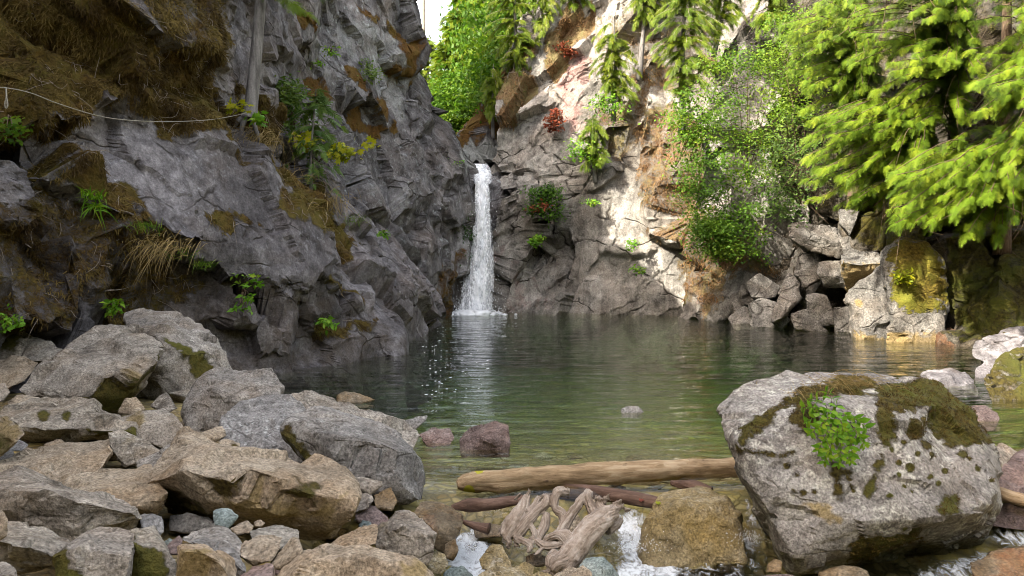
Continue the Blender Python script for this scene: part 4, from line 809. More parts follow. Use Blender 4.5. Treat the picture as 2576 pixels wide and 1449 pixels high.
B_([(1206, 1408, .1), (1240, 1371, .2), (1262, 1373, .2), (1284, 1416, .05), (1290, 1440, 0), (1240, 1450, 0), (1210, 1430, 0)], 6.1, 'yellow', 'pale yellow wedge stone in the foam below the small cascade', 'rock', SG, p=40, stain=())
B_([(1116, 1440, .1), (1135, 1424, .15), (1165, 1425, .15), (1190, 1445, .05), (1190, 1480, 0), (1116, 1480, 0)], 5.7, 'teal', 'dark green rounded stone at the bottom edge', 'rock', SG, k=4, p=10)
B_([(1455, 1434, .1), (1474, 1404, .2), (1520, 1402, .2), (1544, 1432, .1), (1562, 1446, 0), (1480, 1470, 0)], 6.0, 'teal', 'grey teal block beside the root end of the driftwood', 'rock', SG, p=36)
B_([(1385, 1452, .1), (1430, 1425, .15), (1460, 1428, .12), (1470, 1480, 0), (1390, 1480, 0)], 5.75, 'tan', 'sandy brown stone under the root end of the driftwood', 'rock', SG, k=4)
B_([(1440, 1445, .1), (1465, 1420, .15), (1490, 1440, .08), (1492, 1480, 0), (1440, 1480, 0)], 5.6, 'tan', 'narrow buff stone by the grey teal block', 'rock', SG, k=4)
B_([(1200, 1450, .1), (1240, 1425, .2), (1300, 1430, .2), (1330, 1450, .1), (1330, 1490, 0), (1200, 1490, 0)], 5.7, 'yellow', 'orange stained flat stone at the bottom edge', 'rock', SG, p=14)
B_([(1295, 1428, .1), (1320, 1412, .15), (1345, 1425, .1), (1340, 1450, 0), (1300, 1450, 0)], 6.2, 'yellow', 'small orange cobble behind the orange flat stone', 'rock', SG, k=4, p=9)
B_([(1320, 1400, .1), (1345, 1388, .15), (1375, 1400, .1), (1370, 1425, 0), (1325, 1425, 0)], 6.5, 'wet', 'small brown cobble beneath the driftwood claws', 'rock', SG, k=4, p=9)
B_([(1330, 1452, .1), (1355, 1436, .15), (1390, 1445, .1), (1400, 1485, 0), (1330, 1485, 0)], 5.6, 'yellow', 'ochre cobble under the driftwood at the bottom edge', 'rock', SG, k=4, p=10)
B_([(1480, 1262, .2), (1505, 1250, .2), (1520, 1290, .1), (1515, 1330, 0), (1480, 1330, 0)], 7.2, 'tan', 'flat tan stone standing behind the driftwood arms', 'rock', SG, k=4, p=40)
B_([(1420, 1310, .2), (1455, 1290, .2), (1470, 1340, .05), (1450, 1380, 0), (1415, 1370, 0)], 7.1, 'tan', 'tan stone in the hollow of the driftwood', 'rock', SG, k=4, p=40)
B_([(1190, 1330, .1), (1230, 1315, .2), (1265, 1325, .15), (1270, 1350, 0), (1195, 1355, 0)], 7.1, 'wet', 'dark wet rock at the back of the small cascade', 'rock', SG, k=4, p=12)
B_([(1930, 1420, .1), (1948, 1405, .12), (1968, 1412, .1), (1965, 1440, 0), (1930, 1440, 0)], 6.1, 'wet', 'little round stone under the left corner of the great boulder', 'rock', SG, k=4, p=9)
B_([(1900, 1452, .1), (1950, 1442, .15), (2000, 1448, .1), (2010, 1490, 0), (1900, 1490, 0)], 5.4, 'red', 'reddish flat rock at the bottom edge below the great boulder', 'rock', SG, k=4, p=12)
B_([(2440, 1415, .2), (2500, 1385, .4), (2600, 1372, .5), (2680, 1380, .5), (2680, 1480, 0), (2450, 1480, 0)], 6.2, 'wet', 'brown wet boulder awash in the lower right corner', 'boulder', SG, p=12, stain=[(2560, 1420, 80, .6)])
B_([(2490, 1290, .2), (2530, 1265, .3), (2600, 1280, .3), (2640, 1320, .1), (2560, 1335, 0), (2500, 1325, 0)], 7.2, 'red', 'dark red brown rock under the log end at the right edge', 'rock', SG, p=20)
B_([(1560, 1200, .1), (1600, 1188, .2), (1650, 1190, .15), (1660, 1220, 0), (1570, 1225, 0)], 8.6, 'wet', 'submerged brown stone behind the log', 'rock', SG, k=4, p=12)
B_([(2060, 1440, .1), (2120, 1420, .2), (2180, 1430, .15), (2200, 1480, 0), (2060, 1480, 0)], 5.9, 'wet', 'dark rounded stone in the shade of the great boulder', 'rock', SG, k=4, p=10)
# jointed blocks and the sunlit buttress of the right shore
JG = 'jointed blocks of the right shore'
def J_(pts, D, label, k=5, **kw):
    kw.setdefault('p', 50.0); kw.setdefault('rough', .6)
    boulder(pts, D, 'dim', label, 'rock', JG, k=k, back=1.1, shrink=.95, name='rock_block', **kw)
J_([(1983, 572, .3), (2015, 558, .5), (2100, 578, .4), (2137, 585, .3), (2134, 612, .05), (2110, 647, .1), (2030, 627, .1), (1994, 602, .1), (2060, 600, -.1)], 25.5, 'large pale slab like block at the top of the jointed rocks, under the cedar', k=6)
J_([(2112, 528, .3), (2162, 532, .2), (2152, 562, 0), (2136, 592, .1), (2112, 562, .2)], 24.7, 'small white wedge block above the large pale slab like one')
J_([(2062, 664, .3), (2116, 656, .3), (2134, 690, .1), (2136, 720, .1), (2074, 720, .2), (2058, 690, .2), (2100, 695, -.1)], 25.1, 'square pale block beneath the large slab like one')
J_([(2008, 638, .3), (2060, 640, .3), (2066, 700, .1), (2030, 717, .1), (1998, 690, .2)], 25.8, 'dull grey block left of the square pale one')
J_([(1940, 812, .2), (1945, 780, .2), (1962, 742, .3), (2000, 728, .3), (2018, 750, .2), (1985, 772, 0), (1966, 802, 0)], 26.0, 'smooth pale rounded block beside the dark arch', p=18)
J_([(1958, 738, .3), (1982, 688, .4), (2012, 700, .3), (2012, 740, .1), (1990, 757, 0)], 26.3, 'cracked grey block over the smooth rounded one')
J_([(2028, 744, .2), (2080, 744, .2), (2092, 790, .1), (2112, 818, .05), (2062, 818, .1), (2034, 790, .1)], 25.3, 'arched grey block over the black hollow')
J_([(1992, 790, .2), (2030, 778, .3), (2062, 815, .2), (2084, 838, .05), (2000, 830, .05)], 25.2, 'low wet stained block at the waterline in front of the arch')
J_([(2096, 775, .2), (2142, 768, .2), (2148, 845, .05), (2104, 840, .1)], 24.8, 'narrow block at the waterline beside the buttress')
J_([(1882, 766, .3), (1910, 748, .4), (1960, 768, .3), (1988, 808, .1), (1965, 830, 0), (1898, 820, 0)], 26.8, 'rounded grey block low on the shore, left of the arch', p=20)
J_([(1878, 712, .3), (1910, 688, .4), (1962, 720, .3), (1950, 748, .05), (1890, 748, .1)], 27.4, 'weathered grey block above the rounded low one')
J_([(1832, 802, .3), (1870, 768, .4), (1902, 800, .2), (1962, 830, .05), (1850, 830, .05)], 28.0, 'pale sloping block at the waterline, furthest left of the jointed rocks')
J_([(1838, 745, .3), (1880, 720, .3), (1888, 766, .1), (1850, 792, .1)], 28.4, 'small upright block at the left of the jointed rocks')
J_([(2110, 600, .5), (2160, 590, .5), (2170, 640, .2), (2125, 645, .2)], 24.6, 'dark shaded block between the white wedge and the buttress lip')
J_([(2118, 640, .5), (2200, 632, .4), (2228, 652, .1), (2224, 664, .0), (2120, 662, .05), (2205, 692, .4), (2196, 738, .9), (2136, 738, 1.0), (2122, 700, .6)], 23.4, 'jutting block with a pale lip and a brown overhang in shadow below it', k=6, stain=[[(2115, 665), (2225, 665), (2200, 745), (2130, 745)]])
J_([(2130, 736, .5), (2190, 738, .4), (2232, 668, .3), (2258, 690, .1), (2268, 760, 0), (2254, 850, 0), (2250, 875, 0), (2160, 870, .1), (2148, 810, .2), (2136, 770, .4), (2200, 800, -.1)], 22.7, 'white sunlit face of rock below the brown overhang', k=6, stain=[(2160, 765, 14), [(2150, 835), (2255, 850), (2250, 890), (2150, 890)]])
J_([(2212, 642, .8), (2262, 598, .9), (2332, 608, .8), (2368, 660, .6), (2388, 770, .3), (2364, 802, .2), (2348, 880, .1), (2250, 880, 0), (2236, 760, .1), (2224, 700, .3), (2290, 760, -.2), (2300, 680, .1)], 22.0, 'sunlit buttress covered in golden moss', k=7, p=16, rough=1.0, m0=.12, moss=[[(2225, 650), (2262, 595), (2335, 605), (2372, 665), (2392, 770), (2330, 745), (2262, 690)], ([(2240, 690), (2300, 700), (2370, 780), (2290, 790), (2250, 760)])])
J_([(2246, 796, .2), (2300, 788, .2), (2372, 790, .2), (2384, 885, .05), (2240, 885, 0)], 21.7, 'pale water worn foot of the mossy buttress', p=24, stain=[[(2230, 840), (2390, 840), (2390, 890), (2230, 890)]])
# ---- small stones that fill the gaps of the heap and lie on the bed
def filler():
    protos = []
    for i in range(5):
        P = rng.normal(0, 1, (11, 3)); P /= np.linalg.norm(P, axis=1, keepdims=True); P *= np.array([1.0, 0.8, 0.6])*(0.8+0.4*rng.random((11, 1)))
        V, F = hull_solid(P, 4, 12); N = vnorm(V, F)
        V = V+N*(0.06*fbm(V, 0.7, 3, 200+i)+0.02*fbm(V, 0.15, 3, 210+i))[:, None]
        protos.append((V, F))
    mats = ['boulder', 'tan', 'bluegrey', 'red', 'wet']
    me = {}
    n = 0
    while n < 85:
        x, y = rng.uniform(-6.5, 0.1), rng.uniform(3.6, 11.5)
        if x > -0.55-0.38*max(y-5.5, 0)+0.35: continue
        n += 1
        i, mt = int(rng.integers(5)), mats[int(rng.choice(5, p=[.4, .3, .15, .1, .05]))]
        if (i, mt) not in me:
            o = mk('rock', protos[i][0], protos[i][1], M[mt]); me[(i, mt)] = o
        else:
            o = me[(i, mt)].copy(); COL.objects.link(o)
        z = float(terrain_h(np.array([x]), np.array([y]))[0]); r = rng.uniform(0.10, 0.26)
        o.location = (x, y, z+0.3*r); o.scale = (r*1.2, r, r*0.9); o.rotation_euler = (rng.uniform(-.4, .4), rng.uniform(-.4, .4), rng.uniform(0, 6.28))
        tag(o, 'small loose stone down in the gaps between the big boulders of the left heap', 'rock', 'small stones filling the gaps of the boulder heap')
    me2 = {}
    for n in range(60):
        y = rng.uniform(7.6, 11.5); x = rng.uniform(-0.2, 6.5)
        i, mt = int(rng.integers(5)), ['wet', 'tan', 'wet', 'boulder'][int(rng.integers(4))]
        if (i, mt) not in me2:
            o = mk('rock', protos[i][0], protos[i][1], M[mt]); me2[(i, mt)] = o
        else:
            o = me2[(i, mt)].copy(); COL.objects.link(o)
        z = float(terrain_h(np.array([x]), np.array([y]))[0]); r = rng.uniform(0.06, 0.19)
        o.location = (x, y, min(z+0.15*r, -0.03-0.55*r)); o.scale = (r*1.3, r*1.1, r*0.6); o.rotation_euler = (0, 0, rng.uniform(0, 6.28))
        tag(o, 'stone lying under the shallow water behind the pale log', 'rock', 'stones on the shallow pool bed')
filler()
# ---------------------------------------------------------------- water
def _water_mat():
    b = NB('pool_water'); p = b.pos
    w1 = b.noise(2.6, 4, 0.55, vec=b.mapping(p, scale=(0.5, 1.25, 1)), dist=0.25)
    w0 = b.noise(1.15, 2, 0.5, vec=b.mapping(p, scale=(0.45, 1.5, 1), loc=(3, 1, 0)), dist=0.2)
    w2 = b.noise(9.0, 3, 0.6, vec=b.mapping(p, scale=(0.7, 1.4, 1), rot=(0, 0, 0.2)), dist=0.4)
    nrm = b.bump(b.math('ADD', b.math('MULTIPLY', w0, 0.11), b.math('ADD', b.math('MULTIPLY', w1, 0.055), b.math('MULTIPLY', w2, 0.014))), 1.0, 1.0)
    fr = b.n('ShaderNodeFresnel'); fr.inputs['IOR'].default_value = 1.30; b.put(fr.inputs['Normal'], nrm)
    gl = b.n('ShaderNodeBsdfGlossy'); gl.inputs['Roughness'].default_value = 0.015; b.put(gl.inputs['Normal'], nrm)
    gl.inputs['Color'].default_value = (1, 1, 1, 1)
    rf = b.n('ShaderNodeBsdfRefraction'); rf.inputs['IOR'].default_value = 1.33; rf.inputs['Roughness'].default_value = 0.0; b.put(rf.inputs['Normal'], nrm)
    tr = b.n('ShaderNodeBsdfTransparent'); tr.inputs['Color'].default_value = (0.97, 0.98, 0.86, 1)
    mt = b.n('ShaderNodeMixShader'); mt.inputs[0].default_value = 0.5
    b.t.links.new(rf.outputs[0], mt.inputs[1]); b.t.links.new(tr.outputs[0], mt.inputs[2])
    m1 = b.n('ShaderNodeMixShader'); b.put(m1.inputs[0], fr.outputs[0]); b.t.links.new(tr.outputs[0], m1.inputs[1]); b.t.links.new(gl.outputs[0], m1.inputs[2])
    # white water
    fa = b.attr('foam'); fn = b.noise(9, 6, 0.75, vec=b.mapping(p, scale=(1.2, 0.8, 0.5)), dist=1.0)
    ff = b.ramp(b.math('ADD', fa, b.math('MULTIPLY', b.math('SUBTRACT', fn, 0.5), 1.9)), [(0.42, 0.0), (0.80, 0.95)])
    fm = b.princ((0.62, 0.66, 0.68), 0.5, 0.4)
    m2 = b.n('ShaderNodeMixShader'); b.put(m2.inputs[0], ff); b.t.links.new(m1.outputs[0], m2.inputs[1]); b.t.links.new(fm, m2.inputs[2])
    vs = b.n('ShaderNodeVolumeScatter'); vs.inputs['Color'].default_value = (0.03, 0.42, 0.20, 1); vs.inputs['Density'].default_value = 0.006
    va = b.n('ShaderNodeVolumeAbsorption'); va.inputs['Color'].default_value = (0.34, 0.70, 0.34, 1); va.inputs['Density'].default_value = 0.20
    ad = b.n('ShaderNodeAddShader'); b.t.links.new(va.outputs[0], ad.inputs[0]); b.t.links.new(vs.outputs[0], ad.inputs[1])
    return b.done(m2.outputs[0], ad.outputs[0])
M['water'] = _water_mat()
CH = [(1175, 1330, 7.3, .16), (1575, 1325, 7.3, .17), (1890, 1310, 7.4, .15), (2540, 1330, 7.2, .3)]       # where the pool spills over
def water_z(X, Y):
    drop = sstep(7.75, 7.15, Y+0.06*np.sin(X*5)+0.10*np.sin(X*1.7))
    return -0.34*drop-0.05*sstep(7.1, 6.0, Y)
def build_water():
    xs = axis_pts(-30, 40, 0.07, -1.5, 6, 1.06); ys = axis_pts(1.5, 42, 0.06, 5.6, 9.5, 1.03)
    X, Y = np.meshgrid(xs, ys); n, m = len(xs), len(ys); x, y = X.ravel(), Y.ravel()
    z = water_z(x, y); P = np.stack([x, y, z*0], 1)
    foam = np.zeros(len(x))
    low = sstep(7.8, 7.2, y)
    z += low*(0.05*fbm(P*np.array([1, 1.4, 1]), 0.35, 3, 301)+0.03*fbm(P, 0.12, 2, 302))+0.012*(1-low)*fbm(P*np.array([0.7, 1.6, 1]), 0.5, 2, 303)
    fx = CX+FF*x/y; fy = CY-FF*(z-CAM_H)/y
    for poly, wgt in (([(1135, 1345), (1210, 1330), (1260, 1400), (1230, 1470), (1120, 1480), (1120, 1400)], 0.78), ([(1545, 1290), (1620, 1280), (1640, 1370), (1720, 1420), (1700, 1500), (1520, 1500), (1560, 1400)], 0.74),
                      ([(1740, 1370), (1880, 1345), (1920, 1370), (1900, 1390), (1760, 1400)], 0.7), ([(2300, 1430), (2480, 1380), (2576, 1440), (2560, 1500), (2320, 1500)], 0.6), ([(1860, 1260), (1910, 1280), (1930, 1350), (1880, 1340)], 0.6),
                      ([(2500, 1320), (2640, 1340), (2640, 1380), (2480, 1370)], 0.6), ([(1700, 1400), (1920, 1400), (1960, 1500), (1700, 1500)], 0.4)):
        foam = np.maximum(foam, wgt*sstep(-30, 25, poly_sd(fx, fy, poly)))
    # churned water where the fall lands
    d = np.hypot((x+1.85)/1.7, (y-33.5)/1.6); foam = np.maximum(foam, 1.1*sstep(1.0, 0.3, d))
    V = np.stack([x, y, z], 1)
    i = (np.arange(m-1)[:, None]*n+np.arange(n-1)[None, :]).ravel()
    F = np.stack([i, i+1, i+n+1, i+n], 1)
    # close the body of water underneath
    ring = np.concatenate([np.arange(n), np.arange(1, m)*n+n-1, (m-1)*n+np.arange(n-2, -1, -1), np.arange(m-2, 0, -1)*n])
    base = len(V); Vb = V[ring].copy(); Vb[:, 2] = -6.0; k = len(ring); j = np.arange(k); j2 = (j+1) % k
    side = np.stack([ring[j2], ring[j], base+j, base+j2], 1)
    cen = base+k; V = np.vstack([V, Vb, [[5, 20, -6.0]]])
    bot = np.stack([base+j2, base+j, np.full(k, cen)], 1)
    o = mk('water', V, [bot, np.vstack([F, side])], M['water'], attrs={'foam': np.concatenate([foam, np.zeros(k+1)])})
    tag(o, 'clear green rippled pool spilling into a shallow foaming stream', 'water', kind='structure')
build_water()
def _fall_mat(name='falling_water', lo=0.32, hi=0.58):
    b = NB(name)
    u = b.n('ShaderNodeUVMap') if False else None
    s = b.mapping(b.pos, scale=(1, 1, 0.22))
    n1 = b.noise(5.0, 6, 0.75, vec=s, dist=0.5); n2 = b.noise(16, 5, 0.8, vec=b.mapping(b.pos, scale=(1, 1, 0.5)))
    e = b.attr('edge')
    f = b.math('ADD', b.math('MULTIPLY', n1, 0.6), b.math('MULTIPLY', n2, 0.7))
    al = b.ramp(b.math('SUBTRACT', f, b.math('MULTIPLY', e, 0.30)), [(lo, 0.0), (hi, 1.0)])
    col = b.ramp(f, [(0.5, (0.50, 0.55, 0.60)), (0.72, (0.88, 0.90, 0.92))])
    d = b.princ(col, 0.45, 0.4, b.bump(f, 0.6, 0.08))
    t = b.n('ShaderNodeBsdfTransparent'); mx = b.n('ShaderNodeMixShader'); b.put(mx.inputs[0], al)
    b.t.links.new(t.outputs[0], mx.inputs[1]); b.t.links.new(d, mx.inputs[2])
    return b.done(mx.outputs[0])
M['fall'] = _fall_mat(); M['cascade'] = _fall_mat('broken_cascade_water', 0.54, 0.92)
def _spray_mat():
    b = NB('water_drops'); return b.done(b.princ((0.75, 0.78, 0.8), 0.4, 0.4))
M['spray'] = _spray_mat()
def fall_sheet(rows, bulge, nx=40, ny=160, seed=0):
    """rows: (fx_left, fx_right, fy, depth)"""
    R = curve_pts(np.array(rows, float), ny); u = np.linspace(0, 1, nx)
    V = []; E = []
    for side in (1, 0.15):
        fx = R[:, 0:1]+(R[:, 1:2]-R[:, 0:1])*u[None]; d = R[:, 3:4]-bulge*side*np.sin(u*math.pi)[None]**0.7*np.linspace(0.5, 1, ny)[:, None]
        fy = np.repeat(R[:, 2:3], nx, 1)
        P = np.stack([(fx-CX)/FF*d, d, CAM_H+(CY-fy)/FF*d], -1).reshape(-1, 3)
        nz = fbm(P*np.array([1, 1, 0.3]), 0.25, 4, seed+int(side*10), 0.6)
        P[:, 1] -= 0.10*nz*side; P[:, 0] += 0.05*fbm(P*np.array([1, 1, 0.5]), 0.3, 3, seed+5)
        V.append(P); E.append(np.tile(np.abs(2*u-1)**1.6, ny))
    i = (np.arange(ny-1)[:, None]*nx+np.arange(nx-1)[None]).ravel(); q = np.stack([i, i+1, i+nx+1, i+nx], 1)
    return np.vstack(V), np.vstack([q, q[:, ::-1]+nx*ny]), np.concatenate(E)
def build_fall():
    root = empty('waterfall', U(1195, 785, 34.6))
    tag(root, 'narrow white waterfall dropping into the far side of the green pool', 'waterfall')
    def child(name, V, F, E, mat='fall'):
        o = mk(name, V-np.array(root.location), F, M[mat], root, attrs={'edge': E}); return o
    V, F, E = fall_sheet([(1197, 1231, 448, 34.6), (1194, 1233, 500, 34.4), (1186, 1239, 583, 34.2), (1171, 1243, 683, 34.0), (1154, 1240, 760, 33.85), (1138, 1240, 792, 33.8)], 0.35, seed=401)
    child('curtain', V, F, E)
    V, F, E = fall_sheet([(1195, 1230, 455, 34.3), (1192, 1232, 560, 34.0), (1184, 1233, 680, 33.75), (1162, 1232, 790, 33.55)], 0.2, nx=26, seed=431)
    child('front_veil', V, F, E)
    V, F, E = fall_sheet([(1168, 1226, 412, 36.2), (1176, 1234, 425, 35.8), (1188, 1238, 440, 35.4), (1193, 1236, 462, 34.6)], 0.15, ny=60, seed=411)
    child('upper_cascade', V, F, E)
    bg = Bag(); t = np.array([[0, 0, 1], [.94, 0, -.33], [-.47, .82, -.33], [-.47, -.82, -.33]]); tf = np.array([[0, 1, 2], [0, 2, 3], [0, 3, 1], [1, 3, 2]])
    for k in range(1500):
        s = rng.random()**0.55; fy = 470+s*318; cx = 1212-20*s**1.5; hw = 18+26*s
        q = rng.normal(0, 0.62); P = U(cx+q*hw, fy-abs(rng.normal(0, 6))*(s > .9), 34.2-rng.uniform(0.1, 0.7))
        bg.add(P+t*rng.uniform(0.008, 0.028)*np.array([1, 1, 1.8]), tf)
    for k in range(700):
        P = U(1192+rng.normal(0, 34), 787-abs(rng.normal(0, 9)), 33.9-rng.uniform(0, 0.8)); bg.add(P+t*rng.uniform(0.012, 0.035), tf)
    V, F = bg.get(); o = mk('spray', V-np.array(root.location), F, M['spray'], root); o['kind'] = 'stuff'
    fb = Bag(); I, IF = ico(3)
    for k in range(60):
        a = rng.normal(0, 1); c = U(1192+a*38, 0, 33.4+rng.uniform(-.5, .4)); c[2] = 0.0; r = rng.uniform(.10, .34)*math.exp(-0.25*a*a)
        P = I*np.array([r*1.6, r*1.3, r*.7]); fb.add(c+P*(1+.5*fbm(c+I, .4, 3, 470)[:, None]), IF)
    V, F = fb.get(); mk('foam', V-np.array(root.location), F, M['spray'], root)
build_fall()
def build_cascades():
    t = np.array([[0, 0, 1], [.94, 0, -.33], [-.47, .82, -.33], [-.47, -.82, -.33]]); tf = np.array([[0, 1, 2], [0, 2, 3], [0, 3, 1], [1, 3, 2]])
    data = [('thin white cascade between the wet rounded rock and the driftwood', [(1163, 1192, 1312, 7.15), (1160, 1195, 1335, 7.0), (1150, 1205, 1375, 6.85), (1140, 1215, 1395, 6.8)], (1180, 1390, 40, 6.75)),
            ('white rush of water between the driftwood and the yellow algae rock', [(1575, 1625, 1285, 7.3), (1568, 1622, 1310, 7.1), (1550, 1625, 1350, 6.95), (1545, 1650, 1395, 6.8)], (1600, 1385, 60, 6.75)),
            ('dark splashing rill between the yellow algae rock and the great boulder', [(1868, 1895, 1255, 7.5), (1870, 1905, 1290, 7.3), (1880, 1925, 1345, 7.05), (1870, 1930, 1370, 6.95)], (1880, 1362, 40, 6.9))]
    for lab, rows, sp in data:
        root = empty('cascade', U(rows[-1][0], rows[-1][2], rows[-1][3])); tag(root, lab, 'cascade', 'small cascades of the outflow')
        V, F, E = fall_sheet(rows, 0.06, nx=24, ny=50, seed=int(rows[0][0]))
        mk('sheet', V-np.array(root.location), F, M['cascade'], root, attrs={'edge': np.minimum(E+0.25, 1)})
        bg = Bag()
        for k in range(420):
            P = U(sp[0]+rng.normal(0, sp[2]*.6), sp[1]-abs(rng.normal(0, 14))+rng.normal(0, 6), sp[3]+rng.uniform(-.25, .25)); bg.add(P+t*rng.uniform(0.002, 0.007), tf)
        V, F = bg.get(); o = mk('spray', V-np.array(root.location), F, M['spray'], root); o['kind'] = 'stuff'
build_cascades()

def flecks():
    bg = Bag(); k = 7; a = np.linspace(0, 2*math.pi, k, endpoint=False)
    for i in range(80):
        fx, fy = (rng.uniform(1060, 1230), rng.uniform(800, 1010)) if i < 90 else (rng.uniform(1040, 1320), rng.uniform(1000, 1140))
        D = CAM_H*FF/(fy-CY); r = rng.uniform(.006, .024)*(1 if i < 90 else .6)
        V = np.stack([(fx-CX)/FF*D+r*1.5*np.cos(a)*rng.uniform(.6, 1.2, k), D+r*np.sin(a)*rng.uniform(.6, 1.2, k), np.full(k, .022)], 1); V2 = V*1; V2[:, 2] += .006
        j = np.arange(k); bg.add(np.vstack([V, V2, V2.mean(0)[None]+[0, 0, .004]]), np.stack([j, (j+1) % k, k+(j+1) % k, k+j], 1), np.stack([k+j, k+(j+1) % k, np.full(k, 2*k)], 1))
    o = bg.build('foam_flecks', M['spray']); tag(o, 'scattered white bubbles and flecks of foam drifting on the pool below the left cliff', 'foam', kind='stuff')
flecks()
# ---------------------------------------------------------------- logs and driftwood
def log(name, pts, rads, mat, label, n=28, m=90, seed=0, knots=(), bumps=0.05, group=None, moss=None, jag=0.0):
    """pts: (fx, fy, D) along the axis"""
    A = curve_pts([U(*q) for q in pts], m); R = np.interp(np.linspace(0, 1, m), np.linspace(0, 1, len(rads)), rads)
    V, F, F2 = tube(A, R, n)
    N = vnorm(V, np.vstack([F[:, :3], F[:, [0, 2, 3]]]))
    ax = (A[-1]-A[0])/np.linalg.norm(A[-1]-A[0]); Q = V-np.outer(V@ax, ax)*0.75
    d = bumps*R.mean()*(1.6*fbm(Q, R.mean()*1.3, 3, seed)+0.5*fbm(Q, R.mean()*0.3, 3, seed+3))
    for (fx, fy, r, h) in knots:
        px, py = proj(V); d += h*np.exp(-((px-fx)**2+(py-fy)**2)/r**2)*(N[:, 1] < 0.2)
    V = V+N*d[:, None]
    if jag:
        s = (V-A[0])@ax; L = np.linalg.norm(A[-1]-A[0]); w = sstep(jag, 0, s); a2 = sstep(L-0, L-jag, s)
        V -= np.outer(w*0.35*jag*perlin(V/0.07, seed+8), ax)
    T = np.vstack([F2, F2]) if False else F2
    at = {'moss': np.zeros(len(V))}
    if moss:
        px, py = proj(V)
        for (x, y, r) in moss: at['moss'] = np.maximum(at['moss'], sstep(r*1.2, r*.6, np.hypot(px-x, py-y)))
    c = A.mean(0)
    # the object's own x axis runs along the log, so that the grain does too
    q = Vector(ax).to_track_quat('X', 'Z'); Rm = np.array(q.to_matrix())
    o = mk(name, (V-c)@Rm, [F, T], M[mat], attrs=at); o.location = c; o.rotation_mode = 'QUATERNION'; o.rotation_quaternion = q
    return tag(o, label, 'log', group)
log('log', [(1150, 1222, 7.75), (1195, 1212, 7.8), (1350, 1203, 7.9), (1600, 1186, 8.1), (1800, 1180, 8.35), (2050, 1172, 8.6)], [0.035, 0.105, 0.118, 0.116, 0.108, 0.1], 'log',
    'long pale barkless log lying across the outlet of the pool', seed=3, knots=[(1262, 1232, 16, .03), (1545, 1205, 16, .025), (1700, 1195, 12, .02), (1320, 1190, 10, .015), (1480, 1172, 8, .02), (1660, 1165, 8, .015)],
    moss=[(1180, 1235, 16), (1205, 1182, 12)], bumps=.17, m=140, n=36)
log('log', [(1136, 1276, 7.3), (1180, 1270, 7.3), (1240, 1268, 7.25), (1320, 1255, 7.3)], [.015, .065, .055, .035], 'darkwood', 'short dark broken log stub left of the bleached driftwood', seed=9, bumps=.14, jag=.1)
log('log', [(1400, 1235, 7.9), (1500, 1240, 7.7), (1590, 1254, 7.45), (1680, 1270, 7.2)], [.07, .075, .07, .05], 'darkwood', 'dark wet log under the pale one, running behind the driftwood', seed=13, bumps=.1)
log('log', [(1690, 1215, 7.75), (1740, 1222, 7.6), (1790, 1236, 7.5)], [.03, .055, .045], 'darkwood', 'stubby mauve brown wood chunk beside the great boulder', seed=17, bumps=.2)
log('log', [(2470, 1222, 7.6), (2540, 1248, 7.2), (2680, 1290, 6.7)], [.06, .06, .06], 'log', 'weathered grey brown log poking out at the right edge', seed=19, bumps=.12, jag=.15)
log('log', [(1230, 1330, 6.85), (1190, 1322, 6.9), (1160, 1310, 7.0)], [.05, .035, .012], 'darkwood', 'thin dark wet root lying left of the driftwood', seed=23, bumps=.15)
